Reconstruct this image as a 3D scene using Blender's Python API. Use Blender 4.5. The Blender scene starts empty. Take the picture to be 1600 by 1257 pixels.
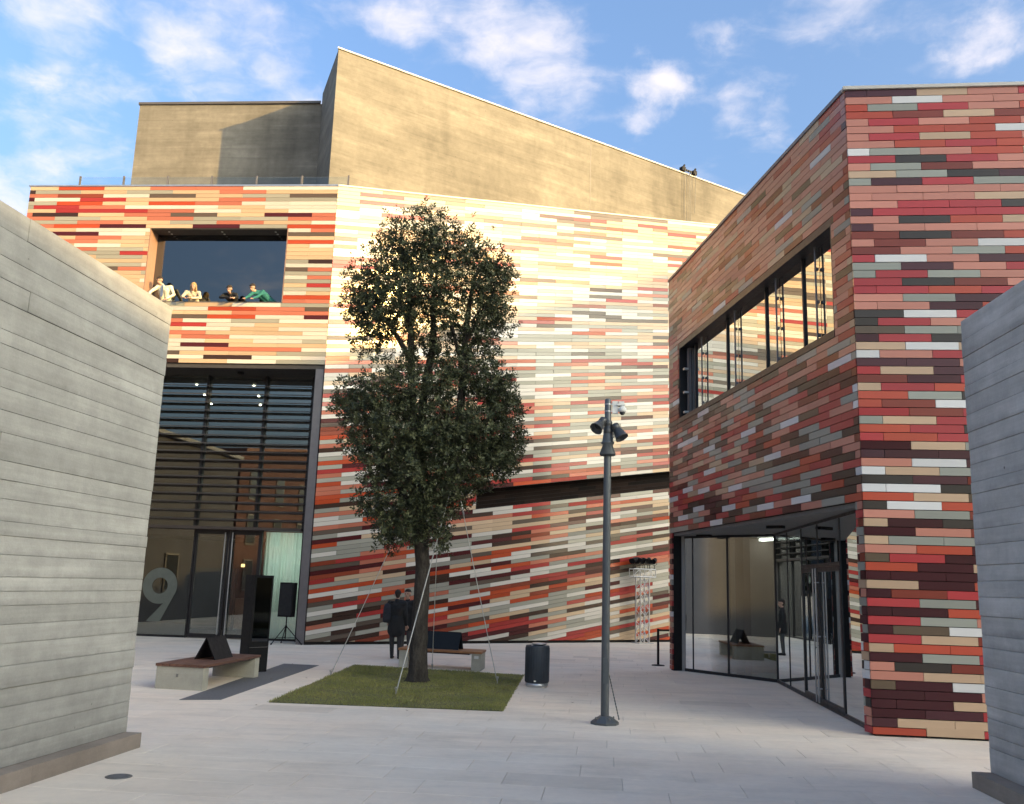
import bpy, bmesh, math, random
import numpy as np
from mathutils import Vector, Matrix
from math import sin, cos, pi, radians, tan, sqrt, atan2
random.seed(9); rng = np.random.default_rng(9)
sc = bpy.context.scene
COL = sc.collection

# ------------------------------------------------------------------ camera
CAMP = Vector((0, 0, 1.95)); PITCH = 0.196444; ROLL = 0.0316233; FPX = 1429.44
cam_d = bpy.data.cameras.new("camera"); cam = bpy.data.objects.new("camera", cam_d); COL.objects.link(cam)
_fwd = Vector((0, cos(PITCH), sin(PITCH))); _up0 = Vector((0, -sin(PITCH), cos(PITCH))); _r0 = Vector((1, 0, 0))
_right = cos(ROLL) * _r0 + sin(ROLL) * _up0; _up = -sin(ROLL) * _r0 + cos(ROLL) * _up0
_m = Matrix((_right, _up, -_fwd)).transposed().to_4x4(); _m.translation = CAMP
cam.matrix_world = _m
cam_d.sensor_width = 36; cam_d.lens = 36 * FPX / 1600; cam_d.clip_end = 3000; cam_d.clip_start = .05
sc.camera = cam

# ------------------------------------------------------------------ light
SUN_EL = radians(14.0); SUN_AZ = radians(-34.0)          # azimuth measured from +X
sun_vec = Vector((cos(SUN_EL) * cos(SUN_AZ), cos(SUN_EL) * sin(SUN_AZ), sin(SUN_EL)))
sd = bpy.data.lights.new("sun", 'SUN'); sd.energy = 2.15; sd.angle = radians(0.36); sd.color = (.85, .53, .16)
sun = bpy.data.objects.new("sun", sd); COL.objects.link(sun); sun.location = (30, -20, 40)
sun.rotation_euler = sun_vec.to_track_quat('Z', 'Y').to_euler()
world = bpy.data.worlds.new("World"); sc.world = world; world.use_nodes = True
def setup_world():
    nt = world.node_tree; N = nt.nodes; L = nt.links; N.clear()
    out = N.new('ShaderNodeOutputWorld'); bg = N.new('ShaderNodeBackground')
    sky = N.new('ShaderNodeTexSky'); sky.sky_type = 'NISHITA'; sky.sun_disc = False
    sky.sun_elevation = SUN_EL; sky.sun_rotation = pi / 2 - SUN_AZ
    sky.air_density = 1.0; sky.dust_density = 9.0; sky.ozone_density = 1.8
    tc = N.new('ShaderNodeTexCoord')
    nrm = N.new('ShaderNodeVectorMath'); nrm.operation = 'NORMALIZE'; L.new(tc.outputs['Generated'], nrm.inputs[0])
    sep = N.new('ShaderNodeSeparateXYZ'); L.new(nrm.outputs[0], sep.inputs[0])
    def math_(op, a, b=None, clamp=False):
        n = N.new('ShaderNodeMath'); n.operation = op; n.use_clamp = clamp
        for i, v in enumerate((a, b)):
            if v is None: continue
            if isinstance(v, (int, float)): n.inputs[i].default_value = v
            else: L.new(v, n.inputs[i])
        return n.outputs[0]
    zz = math_('ADD', math_('MAXIMUM', sep.outputs['Z'], 0.0), 0.12)
    comb = N.new('ShaderNodeCombineXYZ')
    L.new(math_('DIVIDE', sep.outputs['X'], zz), comb.inputs[0]); L.new(math_('DIVIDE', sep.outputs['Y'], zz), comb.inputs[1])
    def noise(scale, det, rough, off, vec=None, dist=0.0):
        mp = N.new('ShaderNodeMapping'); mp.inputs['Location'].default_value = off
        L.new(vec or comb.outputs[0], mp.inputs[0])
        n = N.new('ShaderNodeTexNoise'); n.inputs['Scale'].default_value = scale; n.inputs['Detail'].default_value = det
        n.inputs['Roughness'].default_value = rough; n.inputs['Distortion'].default_value = dist
        L.new(mp.outputs[0], n.inputs['Vector']); return n
    # puffs of cloud: soft patches whose edges a noise breaks up
    warp = noise(8.0, 6, .65, (3.1, 1.7, 0), nrm.outputs[0])
    wv = N.new('ShaderNodeVectorMath'); wv.operation = 'SUBTRACT'; L.new(warp.outputs['Color'], wv.inputs[0]); wv.inputs[1].default_value = (.5, .5, .5)
    ws = N.new('ShaderNodeVectorMath'); ws.operation = 'SCALE'; L.new(wv.outputs[0], ws.inputs[0]); ws.inputs['Scale'].default_value = .15
    wd = N.new('ShaderNodeVectorMath'); wd.operation = 'ADD'; L.new(nrm.outputs[0], wd.inputs[0]); L.new(ws.outputs[0], wd.inputs[1])
    puffs = [((-.437, .753, .492), .070, 1), ((-.441, .770, .461), .05, .9), ((-.465, .806, .366), .07, .9), ((-.476, .81, .335), .045, 1.),
             ((-.251, .816, .52), .085, .75), ((-.305, .819, .482), .07, .8), ((-.235, .838, .487), .045, .8), ((.015, .845, .534), .085, .95),
             ((.003, .868, .497), .06, .85), ((.131, .855, .501), .042, 1.), ((.114, .876, .469), .036, .8), ((.178, .812, .555), .036, .7),
             ((.224, .85, .476), .04, .5), ((.295, .786, .544), .06, .6), ((.417, .754, .507), .045, .9), ((.273, .843, .464), .035, .45),
             ((-.115, .826, .552), .05, .65), ((-.424, .814, .397), .06, .55)]
    acc = None
    for c, r, w in puffs:
        d = N.new('ShaderNodeVectorMath'); d.operation = 'DISTANCE'; L.new(wd.outputs[0], d.inputs[0]); d.inputs[1].default_value = Vector(c).normalized()
        mr = N.new('ShaderNodeMapRange'); mr.interpolation_type = 'SMOOTHSTEP'; L.new(d.outputs['Value'], mr.inputs['Value'])
        mr.inputs['From Min'].default_value = r * 1.25; mr.inputs['From Max'].default_value = r * .15
        mr.inputs['To Min'].default_value = 0; mr.inputs['To Max'].default_value = w
        acc = mr.outputs[0] if acc is None else math_('MAXIMUM', acc, mr.outputs[0])
    pw = noise(2.2, 4, .6, (1.3, 4.1, 0))
    pv = N.new('ShaderNodeVectorMath'); pv.operation = 'SUBTRACT'; L.new(pw.outputs['Color'], pv.inputs[0]); pv.inputs[1].default_value = (.5, .5, .5)
    ps = N.new('ShaderNodeVectorMath'); ps.operation = 'SCALE'; L.new(pv.outputs[0], ps.inputs[0]); ps.inputs['Scale'].default_value = .30
    pa = N.new('ShaderNodeVectorMath'); pa.operation = 'ADD'; L.new(comb.outputs[0], pa.inputs[0]); L.new(ps.outputs[0], pa.inputs[1])
    fine = noise(4.2, 10, .56, (.2, .7, 0), pa.outputs[0])
    fine2 = noise(15.0, 8, .6, (5, 2, 1), pa.outputs[0])
    broad = noise(1.1, 6, .6, (2.3, .4, 0))
    tex = math_('ADD', math_('MULTIPLY', fine.outputs['Fac'], .8), math_('MULTIPLY', fine2.outputs['Fac'], .2))
    val = math_('ADD', math_('MULTIPLY', acc, .48), math_('MULTIPLY', math_('SUBTRACT', tex, .5), 2.3))
    val = math_('ADD', val, math_('MULTIPLY', math_('SUBTRACT', broad.outputs['Fac'], .5), .5))
    mk = N.new('ShaderNodeMapRange'); mk.interpolation_type = 'SMOOTHSTEP'; L.new(val, mk.inputs['Value'])
    mk.inputs['From Min'].default_value = .0; mk.inputs['From Max'].default_value = .86
    mk.inputs['To Min'].default_value = 0; mk.inputs['To Max'].default_value = .88
    tint = N.new('ShaderNodeMix'); tint.data_type = 'RGBA'; tint.blend_type = 'MULTIPLY'; tint.inputs[0].default_value = 1
    L.new(sky.outputs[0], tint.inputs[6]); tint.inputs[7].default_value = SKY_TINT
    mix = N.new('ShaderNodeMix'); mix.data_type = 'RGBA'
    L.new(mk.outputs[0], mix.inputs[0]); L.new(tint.outputs[2], mix.inputs[6])
    mix.inputs[7].default_value = CLOUD_COL
    L.new(mix.outputs[2], bg.inputs[0]); bg.inputs[1].default_value = SKY_STRENGTH
    L.new(bg.outputs[0], out.inputs[0])
SKY_STRENGTH = .15
SKY_TINT = (.57, .665, .77, 1)
CLOUD_COL = (1.75, 1.62, 1.65, 1)
setup_world()
vs = sc.view_settings; vs.view_transform = 'Standard'; vs.look = 'None'; vs.gamma = 1; vs.use_curve_mapping = False
vs.exposure = 2.2
sc.cycles.max_bounces = 10; sc.cycles.transparent_max_bounces = 16; sc.cycles.sample_clamp_indirect = 6
sc.cycles.use_denoising = True

# ------------------------------------------------------------------ materials
def new_mat(name):
    m = bpy.data.materials.new(name); m.use_nodes = True; m.node_tree.nodes.clear()
    return m, m.node_tree.nodes, m.node_tree.links
def principled(N, L, rough=.6, metal=0., spec=.5):
    o = N.new('ShaderNodeOutputMaterial'); p = N.new('ShaderNodeBsdfPrincipled'); L.new(p.outputs[0], o.inputs[0])
    p.inputs['Roughness'].default_value = rough; p.inputs['Metallic'].default_value = metal
    p.inputs['Specular IOR Level'].default_value = spec
    return p
def n_noise(N, L, scale, det=4, rough=.55, stretch=(1, 1, 1), rot=(0, 0, 0), src='pos'):
    if src == 'pos': c = N.new('ShaderNodeNewGeometry').outputs['Position']
    else: c = N.new('ShaderNodeTexCoord').outputs['Object']
    mp = N.new('ShaderNodeMapping'); mp.inputs['Scale'].default_value = stretch; mp.inputs['Rotation'].default_value = rot
    L.new(c, mp.inputs[0]); n = N.new('ShaderNodeTexNoise'); n.inputs['Scale'].default_value = scale
    n.inputs['Detail'].default_value = det; n.inputs['Roughness'].default_value = rough
    L.new(mp.outputs[0], n.inputs['Vector']); return n.outputs['Fac']
def n_ramp(N, L, fac, lo, hi, a, b):
    m = N.new('ShaderNodeMapRange'); L.new(fac, m.inputs[0])
    for i, v in zip(range(1, 5), (lo, hi, a, b)): m.inputs[i].default_value = v
    return m.outputs[0]
def n_math(N, L, op, a, b):
    n = N.new('ShaderNodeMath'); n.operation = op
    for i, v in enumerate((a, b)):
        if isinstance(v, (int, float)): n.inputs[i].default_value = v
        else: L.new(v, n.inputs[i])
    return n.outputs[0]
def n_val(N, L, col, val):
    h = N.new('ShaderNodeHueSaturation')
    if isinstance(col, tuple): h.inputs['Color'].default_value = (*col, 1)
    else: L.new(col, h.inputs['Color'])
    L.new(val, h.inputs['Value']); return h.outputs[0]
def n_bump(N, L, p, h, strength, dist=.01):
    b = N.new('ShaderNodeBump'); b.inputs['Strength'].default_value = strength; b.inputs['Distance'].default_value = dist
    L.new(h, b.inputs['Height']); L.new(b.outputs[0], p.inputs['Normal'])
def piece_tone(N, L):
    """a per-piece random number: attribute on joined pieces plus the object's own random on single ones"""
    a = N.new('ShaderNodeAttribute'); a.attribute_name = 'tone'
    o = N.new('ShaderNodeObjectInfo')
    return n_math(N, L, 'FRACT', n_math(N, L, 'ADD', a.outputs['Fac'], o.outputs['Random']), 0)
def simple(name, col, rough=.6, metal=0., var=.12, scale=6., bump=0., spec=.5):
    m, N, L = new_mat(name); p = principled(N, L, rough, metal, spec)
    f = n_noise(N, L, scale, 5, .6)
    L.new(n_val(N, L, col, n_ramp(N, L, f, .25, .75, 1 - var, 1 + var)), p.inputs['Base Color'])
    if rough > .15: L.new(n_ramp(N, L, n_noise(N, L, scale * 2.3, 3), .3, .7, rough - .06, rough + .06), p.inputs['Roughness'])
    if bump: n_bump(N, L, p, n_noise(N, L, scale * 5, 4), bump)
    return m
def ceramic(name, col):
    m, N, L = new_mat(name); p = principled(N, L, .36, 0, .12); p.inputs['Coat Weight'].default_value = .35; p.inputs['Coat Roughness'].default_value = .13
    t = piece_tone(N, L)
    f = n_noise(N, L, 3.0, 5, .6, (1, 1, 9))
    v = n_math(N, L, 'MULTIPLY', n_ramp(N, L, t, 0, 1, .87, 1.10), n_ramp(N, L, f, .3, .7, .975, 1.02))
    L.new(n_val(N, L, col, v), p.inputs['Base Color'])
    L.new(n_ramp(N, L, n_noise(N, L, 14, 3, .5, (1, 1, 5)), .3, .7, .32, .42), p.inputs['Roughness'])
    n_bump(N, L, p, n_noise(N, L, 30, 3, .5, (.15, .15, 1.5)), .05, .004)
    return m
def concrete(name, col, boards=0., streak=.5, dirt=.25, mott=.12, joints=False, spread=.07):
    m, N, L = new_mat(name); p = principled(N, L, .88, 0, .25)
    t = piece_tone(N, L)
    a = n_noise(N, L, .55, 6, .62); b = n_noise(N, L, 4.0, 6, .65); g = n_noise(N, L, 1.6, 6, .7, (.12, .12, 5))
    drip = n_noise(N, L, 1.1, 5, .6, (1, 1, .10))
    v = n_math(N, L, 'MULTIPLY', n_ramp(N, L, a, .25, .75, 1 - dirt, 1 + dirt * .7), n_ramp(N, L, b, .25, .75, 1 - mott, 1 + mott * .8))
    v = n_math(N, L, 'MULTIPLY', v, n_ramp(N, L, n_noise(N, L, 55, 4, .7), .25, .75, .93, 1.06))
    # pale patches of lime run along the boards
    lime = n_noise(N, L, .9, 7, .62, (.35, .35, 2.2))
    v = n_math(N, L, 'MULTIPLY', v, n_ramp(N, L, lime, .52, .66, 1.0, 1.0 + mott * 1.3))
    v = n_math(N, L, 'MULTIPLY', v, n_ramp(N, L, g, .28, .72, 1 - .16 * streak * 2, 1 + .12 * streak * 2))
    v = n_math(N, L, 'MULTIPLY', v, n_ramp(N, L, drip, .55, .8, 1.0, 1 - .35 * streak))
    if boards:      # broad rain-washed bands running down the face
        v = n_math(N, L, 'MULTIPLY', v, n_ramp(N, L, n_noise(N, L, .42, 5, .6, (1, 1, .16)), .50, .72, 1.04, .68))
        v = n_math(N, L, 'MULTIPLY', v, n_ramp(N, L, n_noise(N, L, .5, 7, .68, (.4, .4, 1.6)), .44, .62, .90, 1.16))
    v = n_math(N, L, 'MULTIPLY', v, n_ramp(N, L, t, 0, 1, 1 - spread, 1 + spread))
    if joints:      # noise-broken darker band along the lower edge of each board
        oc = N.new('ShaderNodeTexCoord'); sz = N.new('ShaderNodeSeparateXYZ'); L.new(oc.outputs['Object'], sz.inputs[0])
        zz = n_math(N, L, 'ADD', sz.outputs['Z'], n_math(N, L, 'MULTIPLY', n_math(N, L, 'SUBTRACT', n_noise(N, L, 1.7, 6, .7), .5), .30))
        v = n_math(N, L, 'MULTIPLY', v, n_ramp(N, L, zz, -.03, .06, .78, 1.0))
    # air holes
    c = N.new('ShaderNodeNewGeometry'); vo = N.new('ShaderNodeTexVoronoi'); vo.inputs['Scale'].default_value = 2.2; L.new(c.outputs['Position'], vo.inputs['Vector'])
    hole = n_ramp(N, L, vo.outputs['Distance'], .020, .040, .3, 1.0)
    v = n_math(N, L, 'MULTIPLY', v, hole)
    if boards:
        sp = N.new('ShaderNodeSeparateXYZ'); L.new(c.outputs['Position'], sp.inputs[0])
        w = n_math(N, L, 'FRACT', n_math(N, L, 'MULTIPLY', sp.outputs['Z'], 1 / boards), 0)
        edge = n_ramp(N, L, n_math(N, L, 'ABSOLUTE', n_math(N, L, 'SUBTRACT', w, .5), 0), .40, .5, 0, 1)
        brk = n_ramp(N, L, n_noise(N, L, .7, 4, .6, (1, 1, 6)), .42, .62, 0, 1)
        v = n_math(N, L, 'MULTIPLY', v, n_math(N, L, 'SUBTRACT', 1.0, n_math(N, L, 'MULTIPLY', n_math(N, L, 'MULTIPLY', edge, brk), .12)))
        wn = N.new('ShaderNodeTexWhiteNoise'); wn.noise_dimensions = '1D'
        L.new(n_math(N, L, 'FLOOR', n_math(N, L, 'MULTIPLY', sp.outputs['Z'], 1 / boards), 0), wn.inputs['W'])
        v = n_math(N, L, 'MULTIPLY', v, n_ramp(N, L, wn.outputs['Value'], 0, 1, .975, 1.025))
    L.new(n_val(N, L, col, v), p.inputs['Base Color'])
    n_bump(N, L, p, n_math(N, L, 'ADD', n_math(N, L, 'MULTIPLY', g, .6), n_noise(N, L, 28, 5, .65)), .45, .006)
    return m
def glass(name, tint, k=1.0, base=.0, rough=0.0):
    m, N, L = new_mat(name); o = N.new('ShaderNodeOutputMaterial')
    mix = N.new('ShaderNodeMixShader'); tr = N.new('ShaderNodeBsdfTransparent'); gl = N.new('ShaderNodeBsdfGlossy')
    tr.inputs[0].default_value = (*tint, 1); gl.inputs[0].default_value = (.92, .95, .95, 1); gl.inputs['Roughness'].default_value = rough
    fr = N.new('ShaderNodeFresnel'); fr.inputs[0].default_value = 1.52
    fac = n_math(N, L, 'MINIMUM', n_math(N, L, 'ADD', n_math(N, L, 'MULTIPLY', fr.outputs[0], k), base), .96)
    # slight waviness of real panes
    b = N.new('ShaderNodeBump'); b.inputs['Strength'].default_value = .02; b.inputs['Distance'].default_value = .02
    L.new(n_noise(N, L, .8, 2), b.inputs['Height']); L.new(b.outputs[0], gl.inputs['Normal'])
    L.new(fac, mix.inputs[0]); L.new(tr.outputs[0], mix.inputs[1]); L.new(gl.outputs[0], mix.inputs[2]); L.new(mix.outputs[0], o.inputs[0])
    return m
def emit(name, col, s):
    m, N, L = new_mat(name); o = N.new('ShaderNodeOutputMaterial'); e = N.new('ShaderNodeEmission')
    e.inputs[0].default_value = (*col, 1); e.inputs[1].default_value = s; L.new(e.outputs[0], o.inputs[0]); return m

# main building glazes
PM = [ceramic('glaze_' + n, c) for n, c in [
    ('white', (.56, .52, .45)), ('greige', (.30, .29, .235)), ('tan', (.50, .36, .23)), ('salmon', (.43, .14, .085)), ('orange', (.40, .060, .020)),
    ('red', (.33, .035, .030)), ('maroon', (.066, .011, .012)), ('brown', (.045, .023, .016)), ('greybrown', (.10, .074, .055)), ('rust', (.22, .045, .022))]]
PR = [ceramic('glaze_' + n, c) for n, c in [
    ('salmon_r', (.45, .19, .14)), ('red_r', (.34, .038, .042)), ('orange_r', (.37, .062, .034)), ('sage_r', (.25, .26, .225)), ('white_r', (.56, .56, .55)),
    ('beige_r', (.44, .31, .205)), ('charcoal_r', (.036, .030, .026)), ('plum_r', (.060, .018, .024)), ('maroon_r', (.042, .008, .012)), ('rust_r', (.17, .034, .022)),
    ('olive_r', (.10, .072, .048))]]
M = {}
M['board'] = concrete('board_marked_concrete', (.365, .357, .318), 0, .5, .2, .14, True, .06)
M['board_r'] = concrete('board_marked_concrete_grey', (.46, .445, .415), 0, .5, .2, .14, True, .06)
M['tower'] = concrete('tower_concrete', (.225, .206, .165), .42, .35, .18, .14)
M['bench_concrete'] = concrete('bench_concrete', (.38, .37, .31), 0, .3, .2)
M['plinth'] = concrete('plinth_stone', (.285, .24, .195), 0, .3, .3)
M['backing'] = simple('cladding_backing', (.02, .019, .018), .9, spec=.1)
M['steel'] = simple('grey_steel', (.16, .15, .15), .45, .3, .1)
M['frame'] = simple('dark_frame', (.018, .018, .02), .4, .2)
M['black'] = simple('black_plastic', (.009, .009, .010), .55, 0, .2, spec=.2)
M['blackfab'] = simple('black_mesh', (.009, .009, .01), .8)
M['post'] = simple('lamp_grey_paint', (.085, .095, .10), .42, .2, .1, 8)
M['lampgrey'] = simple('spot_housing', (.06, .063, .066), .38, .3)
M['lens'] = simple('lens_glass', (.03, .035, .04), .12, 0, .1)
M['white'] = simple('white_plastic', (.62, .62, .58), .5)
M['alu'] = simple('aluminium', (.55, .56, .57), .35, .8, .1)
M['steelbar'] = simple('stainless_bar', (.42, .42, .42), .38, .75, .06)
M['coping_w'] = simple('pale_coping', (.42, .40, .36), .5, .1, .06)
M['coping_d'] = simple('dark_coping', (.12, .11, .10), .5, .2)
M['louvre'] = simple('louvre_metal', (.085, .07, .06), .42, .5)
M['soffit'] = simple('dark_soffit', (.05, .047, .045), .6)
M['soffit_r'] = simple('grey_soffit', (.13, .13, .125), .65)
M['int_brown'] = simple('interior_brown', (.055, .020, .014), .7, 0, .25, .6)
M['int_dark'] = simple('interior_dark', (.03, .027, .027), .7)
M['int_floor'] = simple('interior_floor', (.22, .21, .20), .45, 0, .1)
M['int_wall'] = simple('interior_wall', (.21, .17, .16), .8, 0, .1)
M['reveal'] = simple('reveal_panel', (.29, .175, .125), .6, 0, .08)
def curtain_mat():
    m, N, L = new_mat('curtain_cloth'); o = N.new('ShaderNodeOutputMaterial'); mx = N.new('ShaderNodeMixShader'); a = N.new('ShaderNodeBsdfDiffuse'); b = N.new('ShaderNodeBsdfTranslucent')
    a.inputs[0].default_value = (.62, .78, .70, 1); b.inputs[0].default_value = (.62, .80, .70, 1); mx.inputs[0].default_value = .55
    L.new(a.outputs[0], mx.inputs[1]); L.new(b.outputs[0], mx.inputs[2]); L.new(mx.outputs[0], o.inputs[0]); return m
M['curtain'] = curtain_mat()
M['binblue'] = simple('bin_paint', (.032, .042, .055), .5, 0, .15)
M['sign'] = simple('tent_sign_board', (.012, .017, .022), .6, spec=.2)
M['signb'] = simple('tent_sign_black', (.010, .010, .011), .6, spec=.2)
M['rope'] = simple('rope', (.42, .42, .38), .8)
M['chrome'] = simple('turnbuckle', (.5, .5, .5), .3, .9)
M['strip'] = simple('grey_granite', (.115, .12, .122), .7, 0, .3, 40, .3)
M['iron'] = simple('drain_iron', (.16, .16, .15), .6, .4, .25, 20)
M['soil'] = simple('soil', (.085, .088, .035), .95, 0, .4, 9, .6)
M['glass_l'] = glass('entrance_glass', (.80, .86, .86), 1.7, .06)
M['glass_r'] = glass('porch_glass', (.58, .67, .65), 1.25, .035)
M['glass_w'] = glass('mirror_window_glass', (.25, .25, .24), 1.5, .42)
M['glass_b'] = glass('loggia_glass', (.10, .13, .18), 1.4, .10)
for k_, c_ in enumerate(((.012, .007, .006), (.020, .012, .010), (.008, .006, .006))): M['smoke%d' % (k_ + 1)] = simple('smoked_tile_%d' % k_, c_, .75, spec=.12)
M['glass_rail'] = glass('balustrade_glass', (.92, .95, .95), .6, .0)
M['film'] = simple('frosted_film', (.11, .12, .10), .8)
M['down'] = emit('downlight_glow', (1, .86, .6), 14)
M['strip_lamp'] = emit('strip_lamp_glow', (1, .90, .82), 4.5)
M['sconce'] = emit('sconce_glow', (1, .62, .25), .8)
M['roofmem'] = simple('roof_membrane', (.25, .25, .25), .9)
M['brick'] = simple('far_brick', (.085, .033, .024), .9, 0, .3, 1.2)
M['render'] = simple('far_render', (.30, .28, .25), .9, 0, .2, .5)
M['sidewall'] = simple('side_render', (.058, .058, .066), .9, 0, .15, .8)
M['rooftile'] = simple('far_roof', (.16, .075, .05), .9, 0, .3, 3)
M['farglass'] = simple('far_window', (.03, .035, .04), .15)

def wood_mat():
    m, N, L = new_mat('bench_wood'); p = principled(N, L, .55)
    t = piece_tone(N, L); g = n_noise(N, L, 3, 6, .7, (9, .35, 9))
    L.new(n_val(N, L, (.13, .062, .04), n_math(N, L, 'MULTIPLY', n_ramp(N, L, g, .25, .75, .6, 1.3), n_ramp(N, L, t, 0, 1, .8, 1.2))), p.inputs['Base Color'])
    n_bump(N, L, p, g, .3); return m
M['wood'] = wood_mat()
def wood2():
    m, N, L = new_mat('bench_wood_pale'); p = principled(N, L, .55)
    t = piece_tone(N, L); g = n_noise(N, L, 3, 6, .7, (.35, 9, 9))
    L.new(n_val(N, L, (.31, .145, .065), n_math(N, L, 'MULTIPLY', n_ramp(N, L, g, .25, .75, .6, 1.3), n_ramp(N, L, t, 0, 1, .8, 1.2))), p.inputs['Base Color'])
    n_bump(N, L, p, g, .3); return m
M['wood2'] = wood2()
def paving_mat():
    m, N, L = new_mat('paving_stone'); p = principled(N, L, .72, 0, .35)
    t = piece_tone(N, L)
    a = n_noise(N, L, .22, 5, .6); b = n_noise(N, L, 1.3, 7, .68); c = n_noise(N, L, 9, 6, .7); st = n_noise(N, L, .7, 6, .65, (1, 4, 1), (0, 0, .11))
    # one slab in many is clearly darker
    t2 = n_math(N, L, 'FRACT', n_math(N, L, 'MULTIPLY', t, 17.31), 0)
    tone = n_math(N, L, 'MULTIPLY', n_ramp(N, L, t, 0, 1, .965, 1.03), n_ramp(N, L, t2, .955, .965, 1.0, .86))
    v = n_math(N, L, 'MULTIPLY', tone, n_ramp(N, L, a, .3, .7, .93, 1.05))
    v = n_math(N, L, 'MULTIPLY', v, n_ramp(N, L, b, .3, .72, .92, 1.06)); v = n_math(N, L, 'MULTIPLY', v, n_ramp(N, L, c, .25, .75, .95, 1.05))
    v = n_math(N, L, 'MULTIPLY', v, n_ramp(N, L, st, .5, .72, 1.02, .88))
    v = n_math(N, L, 'MULTIPLY', v, n_ramp(N, L, n_noise(N, L, .55, 8, .72), .56, .70, 1.0, .86))
    v = n_math(N, L, 'MULTIPLY', v, n_ramp(N, L, n_noise(N, L, 3.6, 2, .5), .73, .77, 1.0, .80))
    mx = N.new('ShaderNodeMix'); mx.data_type = 'RGBA'; L.new(n_ramp(N, L, n_noise(N, L, .35, 4), .35, .65, 0, 1), mx.inputs[0])
    mx.inputs[6].default_value = (.78, .655, .515, 1); mx.inputs[7].default_value = (.74, .66, .545, 1)
    L.new(n_val(N, L, mx.outputs[2], v), p.inputs['Base Color'])
    n_bump(N, L, p, c, .25, .003); return m
M['paving'] = paving_mat()
M['joint'] = simple('paving_joint', (.46, .42, .37), .95)
def leaf_mat():
    m, N, L = new_mat('oak_leaf'); p = principled(N, L, .5, 0, .22)
    a = N.new('ShaderNodeAttribute'); a.attribute_name = 'tone'
    mx = N.new('ShaderNodeMix'); mx.data_type = 'RGBA'; L.new(a.outputs['Fac'], mx.inputs[0])
    mx.inputs[6].default_value = (.026, .034, .016, 1); mx.inputs[7].default_value = (.105, .115, .055, 1)
    L.new(mx.outputs[2], p.inputs['Base Color']); p.inputs['Subsurface Weight'].default_value = 0
    return m
M['leaf'] = leaf_mat()
def bark_mat():
    m, N, L = new_mat('oak_bark'); p = principled(N, L, .95, 0, .2)
    g = n_noise(N, L, 9, 7, .7, (1, 1, .25)); f = n_noise(N, L, 40, 5, .7, (1, 1, .4))
    L.new(n_val(N, L, (.062, .055, .046), n_math(N, L, 'MULTIPLY', n_ramp(N, L, g, .3, .7, .5, 1.4), n_ramp(N, L, f, .3, .7, .7, 1.25))), p.inputs['Base Color'])
    n_bump(N, L, p, n_math(N, L, 'ADD', g, f), .9, .03); return m
M['bark'] = bark_mat()
def grass_mat():
    m, N, L = new_mat('grass_blade'); p = principled(N, L, .7, 0, .25)
    a = N.new('ShaderNodeAttribute'); a.attribute_name = 'tone'
    mx = N.new('ShaderNodeMix'); mx.data_type = 'RGBA'; L.new(n_math(N, L, 'MULTIPLY', n_math(N, L, 'ADD', a.outputs['Fac'], n_ramp(N, L, n_noise(N, L, 1.2, 4), .3, .7, 0, 1)), .5), mx.inputs[0])
    mx.inputs[6].default_value = (.145, .165, .04, 1); mx.inputs[7].default_value = (.37, .34, .115, 1)
    L.new(mx.outputs[2], p.inputs['Base Color']); return m
M['grass'] = grass_mat()
M['deadleaf'] = simple('dead_leaf', (.16, .09, .04), .8, 0, .4, 9)

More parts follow.
